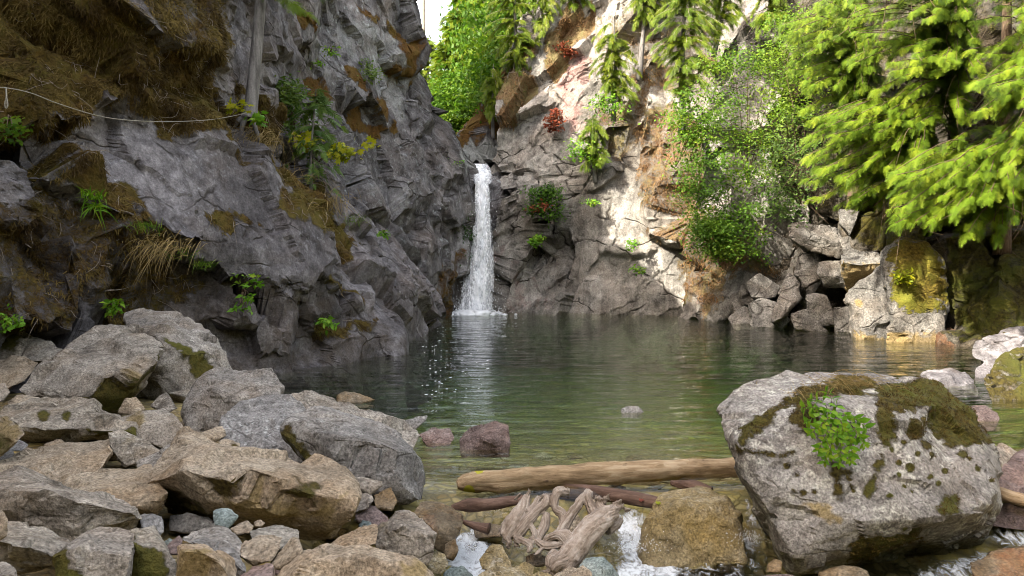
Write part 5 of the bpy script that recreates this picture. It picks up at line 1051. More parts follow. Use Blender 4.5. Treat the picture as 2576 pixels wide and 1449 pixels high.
def build_driftwood():
    # crop of the photo (1760, 1760)-(2560, 2304) at 2131 px wide -> 2576 frame
    K = lambda u, v, d: U((1760+u*800/2131.)*2576/4096., (1760+v*800/2131.)*2576/4096., d)
    parts = [
        # thick trunk from the splintered top right to the burr at the bottom
        ([(1860, 760, 6.75), (1740, 830, 6.65), (1600, 960, 6.5), (1480, 1120, 6.4), (1370, 1260, 6.3), (1290, 1350, 6.25)], [.045, .07, .08, .075, .07, .07]),
        ([(1920, 720, 6.8), (1830, 760, 6.72), (1740, 800, 6.68)], [.012, .03, .045]),
        ([(1700, 600, 6.85), (1690, 680, 6.78), (1740, 760, 6.7)], [.012, .022, .04]),
        ([(1590, 560, 6.9), (1580, 640, 6.75), (1640, 760, 6.68), (1700, 830, 6.62)], [.03, .035, .045, .05]),
        # middle arm
        ([(1585, 555, 6.92), (1500, 650, 6.75), (1410, 780, 6.65), (1340, 890, 6.6), (1280, 1000, 6.55), (1190, 1060, 6.5), (1100, 1110, 6.5)], [.035, .035, .04, .042, .045, .035, .03]),
        ([(1340, 560, 6.9), (1260, 550, 6.85), (1220, 640, 6.8), (1230, 730, 6.75), (1310, 800, 6.68), (1330, 900, 6.6)], [.03, .04, .035, .03, .035, .04]),
        ([(1370, 570, 6.88), (1300, 560, 6.86)], [.012, .03]),
        ([(1340, 1000, 6.5), (1330, 1080, 6.42), (1250, 1010, 6.45), (1120, 1060, 6.5)], [.02, .028, .03, .025]),
        ([(1390, 1060, 6.42), (1350, 1010, 6.45), (1270, 1000, 6.47)], [.03, .035, .03]),
        # left flaring slab
        ([(930, 590, 6.9), (880, 720, 6.8), (800, 850, 6.7), (740, 950, 6.65), (700, 1040, 6.6)], [.022, .04, .055, .06, .04]),
        ([(1150, 590, 6.88), (1120, 680, 6.8), (1020, 770, 6.74), (940, 860, 6.68), (860, 960, 6.62), (790, 1040, 6.6)], [.02, .032, .035, .038, .04, .035]),
        ([(1060, 600, 6.88), (1010, 700, 6.82), (930, 780, 6.75)], [.02, .03, .035]),
        ([(640, 960, 6.75), (700, 940, 6.7), (780, 930, 6.66)], [.02, .035, .045]),
        ([(1140, 790, 6.75), (1120, 890, 6.66), (1080, 980, 6.6), (1040, 1070, 6.55)], [.03, .038, .035, .03]),
        ([(900, 870, 6.68), (980, 930, 6.62), (1010, 1030, 6.55), (960, 1060, 6.52)], [.025, .022, .025, .02]),
        # claws and burr below
        ([(800, 1040, 6.58), (900, 1080, 6.52), (960, 1130, 6.48), (940, 1200, 6.45)], [.03, .028, .024, .012]),
        ([(820, 1060, 6.55), (850, 1110, 6.5)], [.02, .006]), ([(980, 1080, 6.5), (990, 1160, 6.45)], [.016, .006]),
        ([(1090, 1160, 6.42), (1040, 1210, 6.38), (990, 1230, 6.36)], [.016, .012, .006]),
        ([(1040, 1080, 6.52), (1110, 1130, 6.45), (1200, 1130, 6.42), (1300, 1120, 6.4)], [.028, .03, .03, .02]),
        ([(1230, 1200, 6.35), (1180, 1290, 6.25), (1190, 1370, 6.2)], [.035, .045, .03]),
        ([(1340, 1280, 6.25), (1250, 1330, 6.2), (1210, 1400, 6.18)], [.055, .05, .03]), ([(1380, 1290, 6.25), (1360, 1390, 6.2), (1330, 1440, 6.18)], [.05, .04, .02]),
        ([(700, 1010, 6.6), (730, 1070, 6.56), (760, 1090, 6.55)], [.03, .028, .015]), ([(670, 1030, 6.6), (672, 1100, 6.58)], [.006, .003]),
        ([(860, 570, 7.0), (800, 640, 7.0)], [.012, .014]),
        ([(1940, 850, 6.85), (1880, 900, 6.8), (1780, 960, 6.7)], [.02, .035, .045]),
    ]
    for (u, v, d, n) in ((1900, 700, 6.8, 9), (1740, 640, 6.8, 8), (1800, 780, 6.7, 6), (1350, 560, 6.9, 4), (1160, 600, 6.88, 4), (930, 590, 6.9, 3), (1200, 1400, 6.2, 6), (1300, 1420, 6.2, 5), (760, 1080, 6.56, 4)):
        for _ in range(n):
            a = rng.uniform(0, 6.28); l = rng.uniform(30, 85); u0, v0 = u+rng.normal(0, 35), v+rng.normal(0, 25)
            parts.append(([(u0, v0, d), (u0+.5*l*math.cos(a), v0+.5*l*math.sin(a), d-.02), (u0+l*math.cos(a), v0+l*math.sin(a), d+rng.uniform(-.05, .05))], [.020, .013, .003]))
    s = []; axs = []
    for ai, (pts, r) in enumerate(parts):
        A = curve_pts([K(*q) for q in pts], 26); R = np.interp(np.linspace(0, 1, 26), np.linspace(0, 1, len(r)), r)*(1.4 if ai in (0, 1, 9, 10) else 1.15)
        V, F, F2 = tube(A, R, 12); T = np.vstack([F[:, :3], F[:, [0, 2, 3]], F2]); s.append((V, T)); axs.append((A, R, ai))
    V, F = union(s, 0.007); V = smooth_mesh(V, F, 2); N = vnorm(V, F)
    # grain runs along each arm
    PA = np.vstack([A for A, R, i in axs]); PR = np.concatenate([R for A, R, i in axs]); PI = np.concatenate([np.full(26, i) for A, R, i in axs])
    PT = np.vstack([np.gradient(A, axis=0) for A, R, i in axs]); PT /= np.linalg.norm(PT, axis=1, keepdims=True)
    PS = np.concatenate([np.concatenate([[0], np.cumsum(np.linalg.norm(np.diff(A, axis=0), axis=1))]) for A, R, i in axs])
    al, ar, am = np.zeros(len(V)), np.zeros(len(V)), np.zeros(len(V))
    for a0 in range(0, len(V), 4000):
        v = V[a0:a0+4000]; dq = np.linalg.norm(v[:, None]-PA[None], axis=2)-PR[None]; j = dq.argmin(1)
        w = v-PA[j]; al[a0:a0+4000] = PS[j]+(w*PT[j]).sum(1); rx = np.cross(PT[j], [0.2, 1, 0.1]); rx /= np.linalg.norm(rx, axis=1, keepdims=True); ry = np.cross(PT[j], rx)
        ar[a0:a0+4000] = np.arctan2((w*ry).sum(1), (w*rx).sum(1))*0.05; am[a0:a0+4000] = PI[j]
    G = np.stack([al*3, ar*30, am*7.3], 1)
    V = V+N*(0.007*fbm(G, 1.0, 3, 77)+0.010*fbm(V, 0.09, 3, 78, 0.6)-0.006*np.exp(-(fbm(G*np.array([.7, 1.3, 1]), 1.0, 2, 79)/0.09)**2))[:, None]
    c = V.mean(0); o = mk('driftwood', V-c, F, M['drift'], attrs={'along': al, 'around': ar, 'arm': am}); o.location = c
    tag(o, 'bleached twisted driftwood root mass in the stream in front of the pale log', 'driftwood')
build_driftwood()
# ---------------------------------------------------------------- vegetation
def unit(v): return v/np.maximum(np.linalg.norm(v, axis=-1, keepdims=True), 1e-9)
def place(tV, tF, O, X, Zn, sc, tint=None):
    """copies of a leaf template into one (V, F, tint): O origins, X leaf axis, Zn leaf normal"""
    X = unit(X); Y = unit(np.cross(Zn, X)); Z = np.cross(X, Y); sc = np.asarray(sc)[:, None, None]
    V = O[:, None, :]+sc*(tV[None, :, 0:1]*X[:, None]+tV[None, :, 1:2]*Y[:, None]+tV[None, :, 2:3]*Z[:, None])
    n, k = len(O), len(tV)
    F = (tF[None]+(np.arange(n)*k)[:, None, None]).reshape(-1, tF.shape[1])
    t = np.repeat(tint if tint is not None else rng.random(n), k)
    return V.reshape(-1, 3), F, t
def spray_tpl(nb, w=0.034, L=0.42, ang=52, droop=0.25, seg=2):
    V, F = [], []
    def strip(p0, d, l, w, seg=2, dz=0.0):
        s = np.array([-d[1], d[0], 0]); b = len(V)
        for i in range(seg+1):
            t = i/seg; ww = w*(1-0.75*t*t); p = p0+d*l*t+np.array([0, 0, -dz*t*t])
            V.append(p-s*ww); V.append(p+s*ww)
        for i in range(seg): F.append((b+2*i, b+2*i+1, b+2*i+3, b+2*i+2))
    strip(np.zeros(3), np.array([1., 0, 0]), 1.0, w*.55, 3, droop)
    for i in range(nb):
        t = 0.06+0.9*i/(nb-1)
        for s in (-1, 1):
            a = math.radians(ang*(1-0.3*t)+rng.uniform(-6, 6)); l = L*(1-t)**0.65*rng.uniform(.8, 1.15)+0.06
            strip(np.array([t+rng.uniform(-.01, .01), 0, -droop*t*t]), np.array([math.cos(a), s*math.sin(a), 0]), l, w, seg, 0.14*l+0.02)
    return np.array(V), np.array(F)
CEDAR_T = [spray_tpl(13, 0.018, 0.40, seg=1) for _ in range(3)]
NEEDLE_T = [spray_tpl(7, 0.05, 0.34, 60, 0.15) for _ in range(2)]
LEAF_T = (np.array([[0, 0, 0], [.45, .28, .07], [1, 0, -.08], [.45, -.28, .07], [.45, 0, 0]], float), np.array([[0, 4, 1], [1, 4, 2], [0, 3, 4], [3, 2, 4]]))
LANCE_T = (np.array([[0, 0, 0], [.25, .17, .03], [.6, .19, .03], [1, 0, -.14], [.6, -.19, .03], [.25, -.17, .03], [.25, 0, 0], [.6, 0, -.02]], float),
           np.array([[0, 6, 1], [1, 6, 2], [6, 7, 2], [2, 7, 3], [0, 5, 6], [5, 4, 6], [6, 4, 7], [4, 3, 7]]))
MAPLE_T = (np.array([[0, 0, 0], [.3, .55, 0], [.45, .22, .03], [.8, .4, -.05], [.7, .12, .02], [1, 0, -.1], [.7, -.12, .02], [.8, -.4, -.05], [.45, -.22, .03], [.3, -.55, 0]], float),
           np.array([[0, 2, 1], [0, 4, 2], [2, 4, 3], [0, 6, 4], [4, 6, 5], [0, 8, 6], [6, 8, 7], [0, 9, 8]]))
def in_poly(poly, n, d0, d1):
    poly = np.array(poly, float); lo, hi = poly.min(0), poly.max(0); out = []
    while len(out) < n:
        q = lo+(hi-lo)*rng.random((400, 2)); k = poly_sd(q[:, 0], q[:, 1], poly) > 0
        out += list(q[k])
    q = np.array(out[:n]); d = rng.uniform(d0, d1, n)
    return np.array([U(a, b, c) for (a, b), c in zip(q, d)])
def leaf_obj(name, parts, mat, parent, origin):
    V = np.vstack([p[0] for p in parts])-origin; off = np.cumsum([0]+[len(p[0]) for p in parts])
    F = np.vstack([p[1]+o for p, o in zip(parts, off)]); t = np.concatenate([p[2] for p in parts])
    return mk(name, V, F, M[mat], parent, smooth=False, attrs={'tint': t})
def bag_obj(name, bag, mat, parent, origin):
    V, F = bag.get(); return mk(name, V-origin, F, M[mat], parent)
def bough(A, B, sag, n, s0, s1, tpls, twigs, r=0.02, out=None, flat=0.5, lat=0.8):
    """a branch from A to B with flat sprays on both sides"""
    mid = (A+B)/2+np.array([0, 0, sag]); C = curve_pts([A, mid, B], 20); twigs.tube(C[::2], np.linspace(r, r*.3, 10), 5)
    t = np.sort(rng.uniform(0.12, 1.0, n)); idx = (t*19).astype(int).clip(0, 18)
    O = C[idx]+(C[idx+1]-C[idx])*((t*19-idx)[:, None]).clip(0, 1); ax = unit(C[idx+1]-C[idx])
    up = np.array([0, 0, 1.]); L = unit(np.cross(ax, up)); sd = np.where(np.arange(n) % 2, 1, -1)[:, None]
    X = ax*(0.55+0.6*t[:, None])+L*sd*lat*(1.15-t[:, None])+rng.normal(0, .16, (n, 3))+np.array([0, 0, -0.28])
    Zn = up*flat+np.array([-.35, -.45, .2])*(1-flat)+rng.normal(0, .28, (n, 3))
    sc = rng.uniform(s0, s1, n)*(1.1-0.35*t)
    k = rng.integers(len(tpls), size=n); res = []
    tint = np.clip(rng.normal(0.52, 0.2, n)+rng.normal(0, .08), 0, 1)
    for i in range(len(tpls)):
        m = k == i
        if m.any(): res.append(place(*tpls[i], O[m], X[m], Zn[m], sc[m], tint[m]))
    (out if out is not None else []).extend(res)
    return res
def conifer_mesh(H, R, nb, ns, crown0=0.15, mat='conifer', seed=1, lean=0.0, s=(0.5, 0.9), trunk_r=None, tpls=None, droop=0.32, vary=(.35, 1.3)):
    """a conifer of height H as (trunk bag, crown parts), base at the origin"""
    tr = Bag(); parts = []; tw = Bag(); tpls = tpls or NEEDLE_T
    rr = trunk_r or H*0.011; T = curve_pts([(0, 0, -0.4), (lean*.3, 0, H*.4), (lean, 0, H)], 16); tr.tube(T, np.linspace(rr, rr*.12, 16), 9)
    for i in range(nb):
        t = crown0+(1-crown0)*(i+rng.random())/nb; h = H*t; a = i*2.4+rng.uniform(-.5, .5)
        l = R*((1-(t-crown0)/(1-crown0))**0.75*0.95+0.10)*rng.uniform(*vary)
        A = T[int(t*15)].copy(); A[2] = h; B = A+np.array([math.cos(a)*l, math.sin(a)*l, -droop*l+rng.uniform(-.25, .25)*l])
        bough(A, B, 0.10*l, ns, s[0], s[1], tpls, tw, 0.010*l+.006, parts)
    return tr, tw, parts
def tree_obj(name, loc, tr, tw, parts, leafmat, barkmat='bark'):
    r = empty(name, loc); o0 = np.zeros(3)
    bag_obj('trunk', tr, barkmat, r, o0)
    c = leaf_obj('crown', parts, leafmat, r, o0)
    if tw.V: bag_obj('branches', tw, barkmat, r, o0)
    return r
def dup(root, loc, sc, rz):
    r = root.copy(); COL.objects.link(r); r.location = loc; r.scale = (sc, sc, sc) if np.isscalar(sc) else sc; r.rotation_euler = (0, 0, rz)
    for ch in root.children:
        c = ch.copy(); COL.objects.link(c); c.parent = r
    return r
# ---- forest seen through the gap above the falls
def forest():
    con = []
    for i in range(3):
        tr, tw, pa = conifer_mesh(15, 3.2, 110, 20, 0.08, seed=i, s=(0.4, 0.75)); con.append(tree_obj('conifer_tree', (0, 0, 0), tr, tw, pa, 'conifer'))
    bro = []
    for i in range(2):
        tr, tw = Bag(), Bag(); T = curve_pts([(0, 0, -.4), (.2, .1, 4), (-.1, 0, 9)], 12); tr.tube(T, np.linspace(.16, .03, 12), 8); parts = []
        for k in range(70):
            a = rng.uniform(0, 6.28); h = rng.uniform(1.2, 9); l = rng.uniform(.8, 2.9)*(1-abs(h-4.5)/8); A = np.array([0, 0, h*.75]); B = np.array([math.cos(a)*l, math.sin(a)*l, h])
            tw.tube(curve_pts([A, (A+B)/2+[0, 0, .2], B], 6), np.linspace(.03, .008, 6), 4)
            n = 80; O = B+rng.normal(0, 1, (n, 3))*np.array([.55, .55, .28]); X = rng.normal(0, 1, (n, 3))+np.array([0, 0, -.4]); Zn = rng.normal(0, .5, (n, 3))+np.array([-.2, -.3, .8])
            parts.append(place(*LEAF_T, O, X, Zn, rng.uniform(.2, .34, n), np.clip(rng.normal(.5, .2)+rng.normal(0, .1, n), 0, 1)))
        bro.append(tree_obj('leafy_tree', (0, 0, 0), tr, tw, parts, 'broad'))
    G = 'trees of the forest above the falls'
    # (fx, distance, fy of the top, kind, label)
    spec = [(1058, 46, 240, 'c', None), (1078, 53, 95, 'c', None), (1048, 49, 165, 'c', None), (1118, 45, 105, 'c', None), (1150, 45, 20, 'c', None), (1200, 46, -20, 'c', None), (1262, 44, -120, 'c', None), (1330, 44, -220, 'c', None),
            (1075, 56, 235, 'c', None), (1150, 56, -40, 'c', None), (1180, 56, -130, 'c', None), (1240, 56, -200, 'c', None), (1300, 55, -300, 'c', None), (1035, 52, 235, 'c', None), (1390, 48, -260, 'c', None),
            (1195, 72, -220, 'c', None), (1220, 74, -300, 'c', None), (1290, 74, -360, 'c', None), (1100, 76, 190, 'c', None), (1350, 70, -380, 'c', None),
            (1095, 41.5, 235, 'b', None), (1140, 41.5, 225, 'b', None), (1065, 42, 215, 'b', None), (1180, 42.5, 200, 'b', None), (1120, 42.8, 190, 'b', None), (1225, 41, 130, 'b', None), (1270, 40.6, 60, 'b', None), (1310, 40.4, -30, 'b', None), (1355, 40.2, -90, 'b', None), (1250, 42, -60, 'b', None)]
    used = set()
    for j, (fx, D, top, k, lab) in enumerate(spec):
        x = (fx-CX)/FF*D; z0 = float(terrain_h(np.array([x]), np.array([float(D)]))[0]) if D > 43 else 6.3
        zt = CAM_H+(CY-top)/FF*D; sc = max(zt-z0, 2.5)/(15 if k == 'c' else 9.6)
        src = (con if k == 'c' else bro); i = j % len(src); wide = np.clip(1.0/sc, 0.85, 1.5)
        if (k, i) not in used: o = src[i]; used.add((k, i)); o.location = (x, D, z0); o.scale = (sc*wide, sc*wide, sc)
        else: o = dup(src[i], (x, D, z0), (sc*wide, sc*wide, sc), rng.uniform(0, 6.28))
        tag(o, 'bright sunlit conifer in the forest seen through the gap above the falls' if k == 'c' else 'round leafy green tree just above the lip of the falls', 'tree', G if k == 'c' else 'leafy trees at the lip of the falls')
    # thin tree on the rim of the dark wall and a bare snag in the gap of sky
    o = dup(con[1], U(1004, 105, 33.2), (.34, .34, .60), 1.0); tag(o, 'slim conifer standing on the rim of the dark wall beside the patch of sky', 'tree')
    tr = Bag(); P = U(1064, 150, 62); tr.tube(curve_pts([P, P+[.05, 0, 5], P+[-.1, 0, 12]], 8), np.linspace(.2, .1, 8), 7)
    o = tr.build('snag', M['palebark']); tag(o, 'bare branchless dead trunk in front of the patch of sky', 'dead tree')
    return con, bro
CON, BRO = forest()
# ---- trees and shrubs on the pale cliff
def cliff_trees():
    G = 'small conifers growing on the pale cliff'
    sp = [((1720, 318, 30.6), [(1650, 0), (1800, -60), (1840, 60), (1800, 200), (1730, 260), (1660, 190), (1630, 90)], 29.6, 31.0, 46, 'conifer with a bare grey lower trunk rooted on the orange mossy slope'),
          ((1611, 180, 33.4), [(1560, -80), (1700, -80), (1690, 40), (1600, 70), (1560, 20)], 32.4, 33.6, 26, 'conifer with a thick dark trunk high on the pale cliff'),
          ((1545, 285, 33.6), [(1480, 90), (1560, 70), (1615, 150), (1600, 260), (1520, 270), (1485, 200)], 32.8, 33.8, 30, 'small bushy conifer halfway up the pale cliff'),
          ((1300, 225, 36.2), [(1210, 20), (1300, -60), (1360, 60), (1345, 180), (1250, 190)], 35.4, 36.6, 36, 'conifer leaning over the mossy mound beside the falls'),
          ((1362, 150, 36.2), [(1310, -80), (1410, -80), (1415, 60), (1350, 130)], 35.2, 36.4, 28, 'conifer on the brown edge of the pale cliff near the forest'),
          ((1440, 30, 36.0), [(1390, -80), (1500, -80), (1490, 20), (1430, 40)], 35.2, 36.2, 16, 'conifer at the top left corner of the pale cliff'),
          ((1800, 120, 31.0), [(1760, -80), (1900, -80), (1880, 60), (1790, 100)], 30.0, 31.2, 26, 'conifer hanging over the white rock face at the top'),
          ((1930, 60, 30.4), [(1880, -60), (1990, -80), (1985, 60), (1900, 90)], 29.4, 30.6, 22, 'conifer at the top between the white face and the cedars'),
          ((1500, 440, 33.3), [(1440, 330), (1520, 310), (1535, 400), (1470, 430)], 32.6, 33.3, 16, 'little yellow green sapling beside the red dead twigs'),
          ((1240, 330, 37.0), [(1205, 200), (1262, 190), (1272, 290), (1225, 305)], 36.4, 37.2, 16, 'sapling on the light rocks above the falls')]
    for base, poly, d0, d1, nb, lab in sp:
        b = U(*base); root = empty('conifer_tree', b); tr, tw, pa = Bag(), Bag(), []
        top = U(np.mean([q[0] for q in poly]), min(q[1] for q in poly)-30, base[2]); H = np.linalg.norm(top-b)
        T = curve_pts([b-[0, -.3, .3], (b+top)/2+[rng.uniform(-.15, .15), 0, 0], top], 14); tr.tube(T, np.linspace(.022*H+.03, .008, 14), 8)
        for tip in in_poly(poly, int(nb*1.7), d0, d1):
            h = np.clip((tip[2]-b[2]+rng.uniform(0, .8))/(top[2]-b[2]), .05, 1); A = b+(top-b)*h
            bough(A, tip, rng.uniform(.05, .3), 30, .22, .50, CEDAR_T, tw, .014, pa, flat=.55)
        for k in range(8):
            A = b+(top-b)*rng.uniform(.1, .8); tw.tube(curve_pts([A, A+rng.normal(0, .3, 3), A+rng.normal(0, .5, 3)-[0, 0, .4]], 6), np.linspace(.012, .003, 6), 4)
        bag_obj('trunk', tr, 'bark', root, b); leaf_obj('crown', pa, 'conifer', root, b); bag_obj('branches', tw, 'palebark', root, b)
        tag(root, lab, 'tree', G)
cliff_trees()
def shrub(label, base, polys, leaf_n, size, mat, stems=12, clusters=30, spread=0.35, name='shrub', cat='shrub', group=None, tpl=LEAF_T, bark='twig', tint=(.5, .18), hang=-.3, r=.02):
    """base (fx, fy, D); polys: list of (polygon, near, far) holding the foliage"""
    b = U(*base); root = empty(name, b); tw = Bag(); parts = []; cen = []
    for poly, d0, d1 in polys: cen.append(in_poly(poly, clusters//len(polys), d0, d1))
    cen = np.vstack(cen)
    for c in cen:
        n = max(leaf_n//len(cen), 3); O = c+rng.normal(0, 1, (n, 3))*np.array([1, 1, .55])*spread
        X = rng.normal(0, 1, (n, 3))*np.array([1, 1, .5])+np.array([-.2, -.4, hang]); Zn = rng.normal(0, .35, (n, 3))+np.array([-.25, -.35, .75])
        parts.append(place(*tpl, O, X, Zn, rng.uniform(size*.7, size*1.3, n), np.clip(rng.normal(*tint)+rng.normal(0, .1, n), 0, 1)))
    for c in cen[rng.permutation(len(cen))[:stems]]:
        m = (b+c)/2+np.array([0, 0, .15*np.linalg.norm(c-b)]); tw.tube(curve_pts([b, m, c], 9), np.linspace(r, r*.25, 9), 5)
    bag_obj('stems', tw, bark, root, b); leaf_obj('foliage', parts, mat, root, b)
    return tag(root, label, cat, group)
def shrubs():
    G = 'leafy shrubs hanging on the right cliff'
    shrub('dense dark green vine maple hanging low beside the orange slope', (1840, 560, 29.2), [([(1720, 420), (1800, 380), (1900, 420), (1960, 480), (1900, 560), (1820, 600), (1740, 560)], 27.8, 29.0), ([(1750, 560), (1850, 560), (1830, 650), (1770, 640)], 27.6, 28.4)], 7500, .125, 'broad', 14, 64, .33, group=G)
    shrub('tall leafy vine maple in front of the white rock', (1880, 460, 29.4), [([(1790, 150), (1900, 90), (1980, 200), (1980, 400), (1900, 460), (1800, 420), (1760, 300)], 28.0, 29.6)], 6000, .115, 'broad', 16, 76, .36, group=G, tint=(.66, .18))
    shrub('loose shrub reaching over the white rock from the conifers', (1780, 330, 30.4), [([(1700, 240), (1790, 200), (1830, 330), (1780, 430), (1700, 420)], 29.4, 30.6)], 1700, .15, 'broad', 10, 36, .32, group=G, tint=(.55, .2))
    shrub('dull olive shrub below the cedar boughs', (2010, 520, 26.6), [([(1930, 330), (2030, 260), (2060, 420), (2010, 560), (1930, 520)], 25.6, 27.0)], 2600, .12, 'fir', 12, 44, .33, group=G)
    shrub('bright shrub between the vine maple and the cedars at the top', (2000, 260, 27.8), [([(1920, 60), (2060, 20), (2080, 220), (2010, 330), (1940, 260)], 26.4, 28.0)], 6000, .11, 'broad', 12, 54, .36, group=G, tint=(.75, .15))
    shrub('dark green bush with red leaves in the crack right of the falls', (1365, 545, 34.0), [([(1328, 500), (1350, 465), (1395, 470), (1412, 520), (1390, 560), (1345, 545)], 33.6, 34.0)], 1300, .15, 'broad', 8, 26, .22, group=G, tint=(.2, .12))
    shrub('red leaved spray at the left of the dark green bush', (1345, 530, 33.6), [([(1328, 505), (1375, 510), (1370, 525), (1335, 528)], 33.3, 33.5)], 120, .16, 'redleaf', 3, 6, .14, group=G)
    shrub('bright green fern clump at the foot of the long crack', (1352, 605, 33.8), [([(1340, 590), (1362, 588), (1360, 612), (1343, 612)], 33.4, 33.7)], 260, .16, 'fresh', 4, 8, .14, group=G)
    shrub('yellow green shrub on the light brown slope', (1475, 400, 33.4), [([(1420, 360), (1480, 340), (1500, 400), (1450, 420)], 32.9, 33.4), ([(1490, 240), (1560, 230), (1560, 300), (1500, 300)], 33.0, 33.6)], 900, .15, 'fresh', 8, 26, .28, group=G)
    shrub('spindly shrub below the bare grey trunk', (1700, 420, 31.2), [([(1670, 280), (1760, 260), (1770, 340), (1690, 350)], 30.2, 30.8)], 700, .14, 'fresh', 8, 20, .26, group=G)
    shrub('small green tuft under the overlapping grey plate', (1480, 512, 33.0), [([(1465, 505), (1495, 500), (1490, 520), (1470, 520)], 32.8, 32.9)], 120, .14, 'fresh', 3, 6, .1, group=G)
    shrub('small green tuft on the bare grey face below the orange moss', (1590, 615, 32.2), [([(1575, 605), (1605, 600), (1600, 625), (1580, 625)], 32.0, 32.1)], 120, .13, 'fresh', 3, 6, .1, group=G)
    shrub('small fern tuft on the stones of the grey face near the water', (1605, 680, 32.0), [([(1590, 675), (1615, 672), (1612, 688), (1595, 688)], 31.7, 31.8)], 110, .13, 'fresh', 3, 6, .1, group=G)
    shrub('upper cluster of dead red twigs on the pale cliff', (1420, 130, 36.4), [([(1408, 112), (1430, 108), (1434, 138), (1414, 140)], 36.0, 36.2)], 260, .17, 'redleaf', 5, 8, .16, group=G, name='dead_branch', cat='dead branch')
    shrub('lower hanging cluster of dead red twigs on the pale cliff', (1392, 285, 35.4), [([(1382, 280), (1402, 278), (1404, 310), (1395, 335), (1380, 345)], 34.8, 35.0)], 420, .17, 'redleaf', 6, 14, .14, group=G, name='dead_branch', cat='dead branch')
    shrub('yellow green seedling on the mossy buttress', (2270, 705, 22.0), [([(2250, 690), (2275, 678), (2292, 695), (2285, 715), (2255, 715)], 21.7, 21.9)], 170, .13, 'yellowleaf', 6, 12, .10, group=None, tpl=LEAF_T)
    shrub('thin trailing shrub above the right shore rocks', (1905, 640, 28.4), [([(1880, 560), (1935, 580), (1920, 660), (1870, 640)], 27.6, 28.2)], 500, .12, 'broad', 8, 16, .22, group=G)
    shrub('dark green moss and ferns on the wet wall left of the falling water', (1165, 590, 34.2), [([(1150, 540), (1180, 520), (1185, 600), (1170, 680), (1145, 680)], 33.9, 34.1)], 1400, .11, 'broad', 3, 34, .2, group=G, tint=(.1, .1), name='fern', cat='fern')
    L = 'small plants on the left rocks'
    shrub('bright green leafy plant in the dark crack below the slab nose', (610, 735, 15.2), [([(595, 690), (650, 690), (655, 715), (600, 720)], 14.7, 15.0), ([(600, 740), (630, 740), (628, 780), (602, 780)], 14.6, 14.9)], 80, .15, 'fresh', 10, 20, .07, group=L)
    shrub('small leafy plant at the foot of the brown bank above the boulders', (285, 790, 13.2), [([(268, 760), (300, 758), (300, 790), (268, 792)], 12.6, 12.9)], 70, .12, 'fresh', 6, 12, .07, group=L)
    shrub('leafy plant on the mottled boulder at the left edge', (15, 820, 11.0), [([(-10, 780), (15, 785), (18, 812), (-10, 815)], 10.5, 10.8), ([(30, 800), (50, 805), (35, 825), (5, 826)], 10.4, 10.6)], 90, .10, 'fresh', 6, 14, .08, group=L)
    shrub('dark leafy plant in the hollow under the rope', (25, 320, 11.6), [([(-20, 290), (60, 290), (70, 320), (30, 345), (-20, 330)], 10.6, 11.0)], 160, .10, 'broad', 6, 18, .1, group=L)
    shrub('fern tuft on the water side of the left rock foot', (825, 815, 17.2), [([(805, 800), (850, 805), (840, 825), (812, 822)], 16.6, 16.9)], 60, .14, 'fresh', 5, 8, .08, group=L, tpl=LANCE_T)
    shrub('yellow maple seedling beside the leaning trunk', (605, 290, 16.6), [([(588, 262), (612, 258), (612, 280), (592, 284)], 16.0, 16.3)], 22, .17, 'yellowleaf', 5, 8, .06, group=L, tpl=MAPLE_T)
    shrub('bright maple seedling right of the leaning trunk foot', (650, 310, 16.8), [([(638, 288), (664, 290), (664, 312), (640, 314)], 16.2, 16.5)], 24, .17, 'fresh', 5, 8, .06, group=L, tpl=MAPLE_T)
    shrub('yellow green maple branch against the dark wall', (800, 410, 20.2), [([(850, 380), (940, 355), (930, 380), (870, 395)], 19.4, 19.9), ([(740, 350), (790, 345), (790, 375), (745, 375)], 19.2, 19.6), ([(840, 360), (880, 390), (840, 400)], 19.2, 19.6)], 210, .17, 'yellowleaf', 10, 26, .14, group=L, tpl=MAPLE_T)
    shrub('ferny green shrub at the foot of the dark wall', (740, 350, 20.6), [([(690, 190), (740, 210), (770, 300), (740, 340), (700, 330)], 20.0, 20.8)], 900, .17, 'fir', 12, 34, .22, group=L, tpl=LANCE_T, tint=(.7, .2))
    shrub('small pale green herb high on the dark wall', (832, 130, 26.0), [([(820, 122), (845, 122), (842, 140), (824, 140)], 25.2, 25.6)], 70, .14, 'fresh', 4, 7, .1, group=L)
    shrub('pale green herb on the dark wall below the higher one', (800, 160, 25.2), [([(790, 152), (812, 150), (810, 166), (794, 166)], 24.4, 24.8)], 50, .12, 'fresh', 4, 6, .08, group=L)
    shrub('grey green bush on the pale part of the dark wall', (920, 190, 28.6), [([(895, 150), (940, 155), (945, 200), (900, 205)], 27.6, 28.2)], 520, .12, 'fir', 8, 18, .2, group=L, tint=(.8, .2))
    shrub('light green herb at the rim of the wall next to the falls', (1145, 415, 33.6), [([(1132, 405), (1158, 405), (1156, 430), (1136, 430)], 33.2, 33.5)], 110, .14, 'fresh', 5, 8, .14, group=L)
    shrub('tiny fern on the dark rib of rock above the water', (965, 588, 22.2), [([(955, 580), (985, 582), (980, 592), (958, 592)], 21.4, 21.8)], 50, .13, 'fresh', 4, 6, .07, group=L, tpl=LANCE_T)
shrubs()
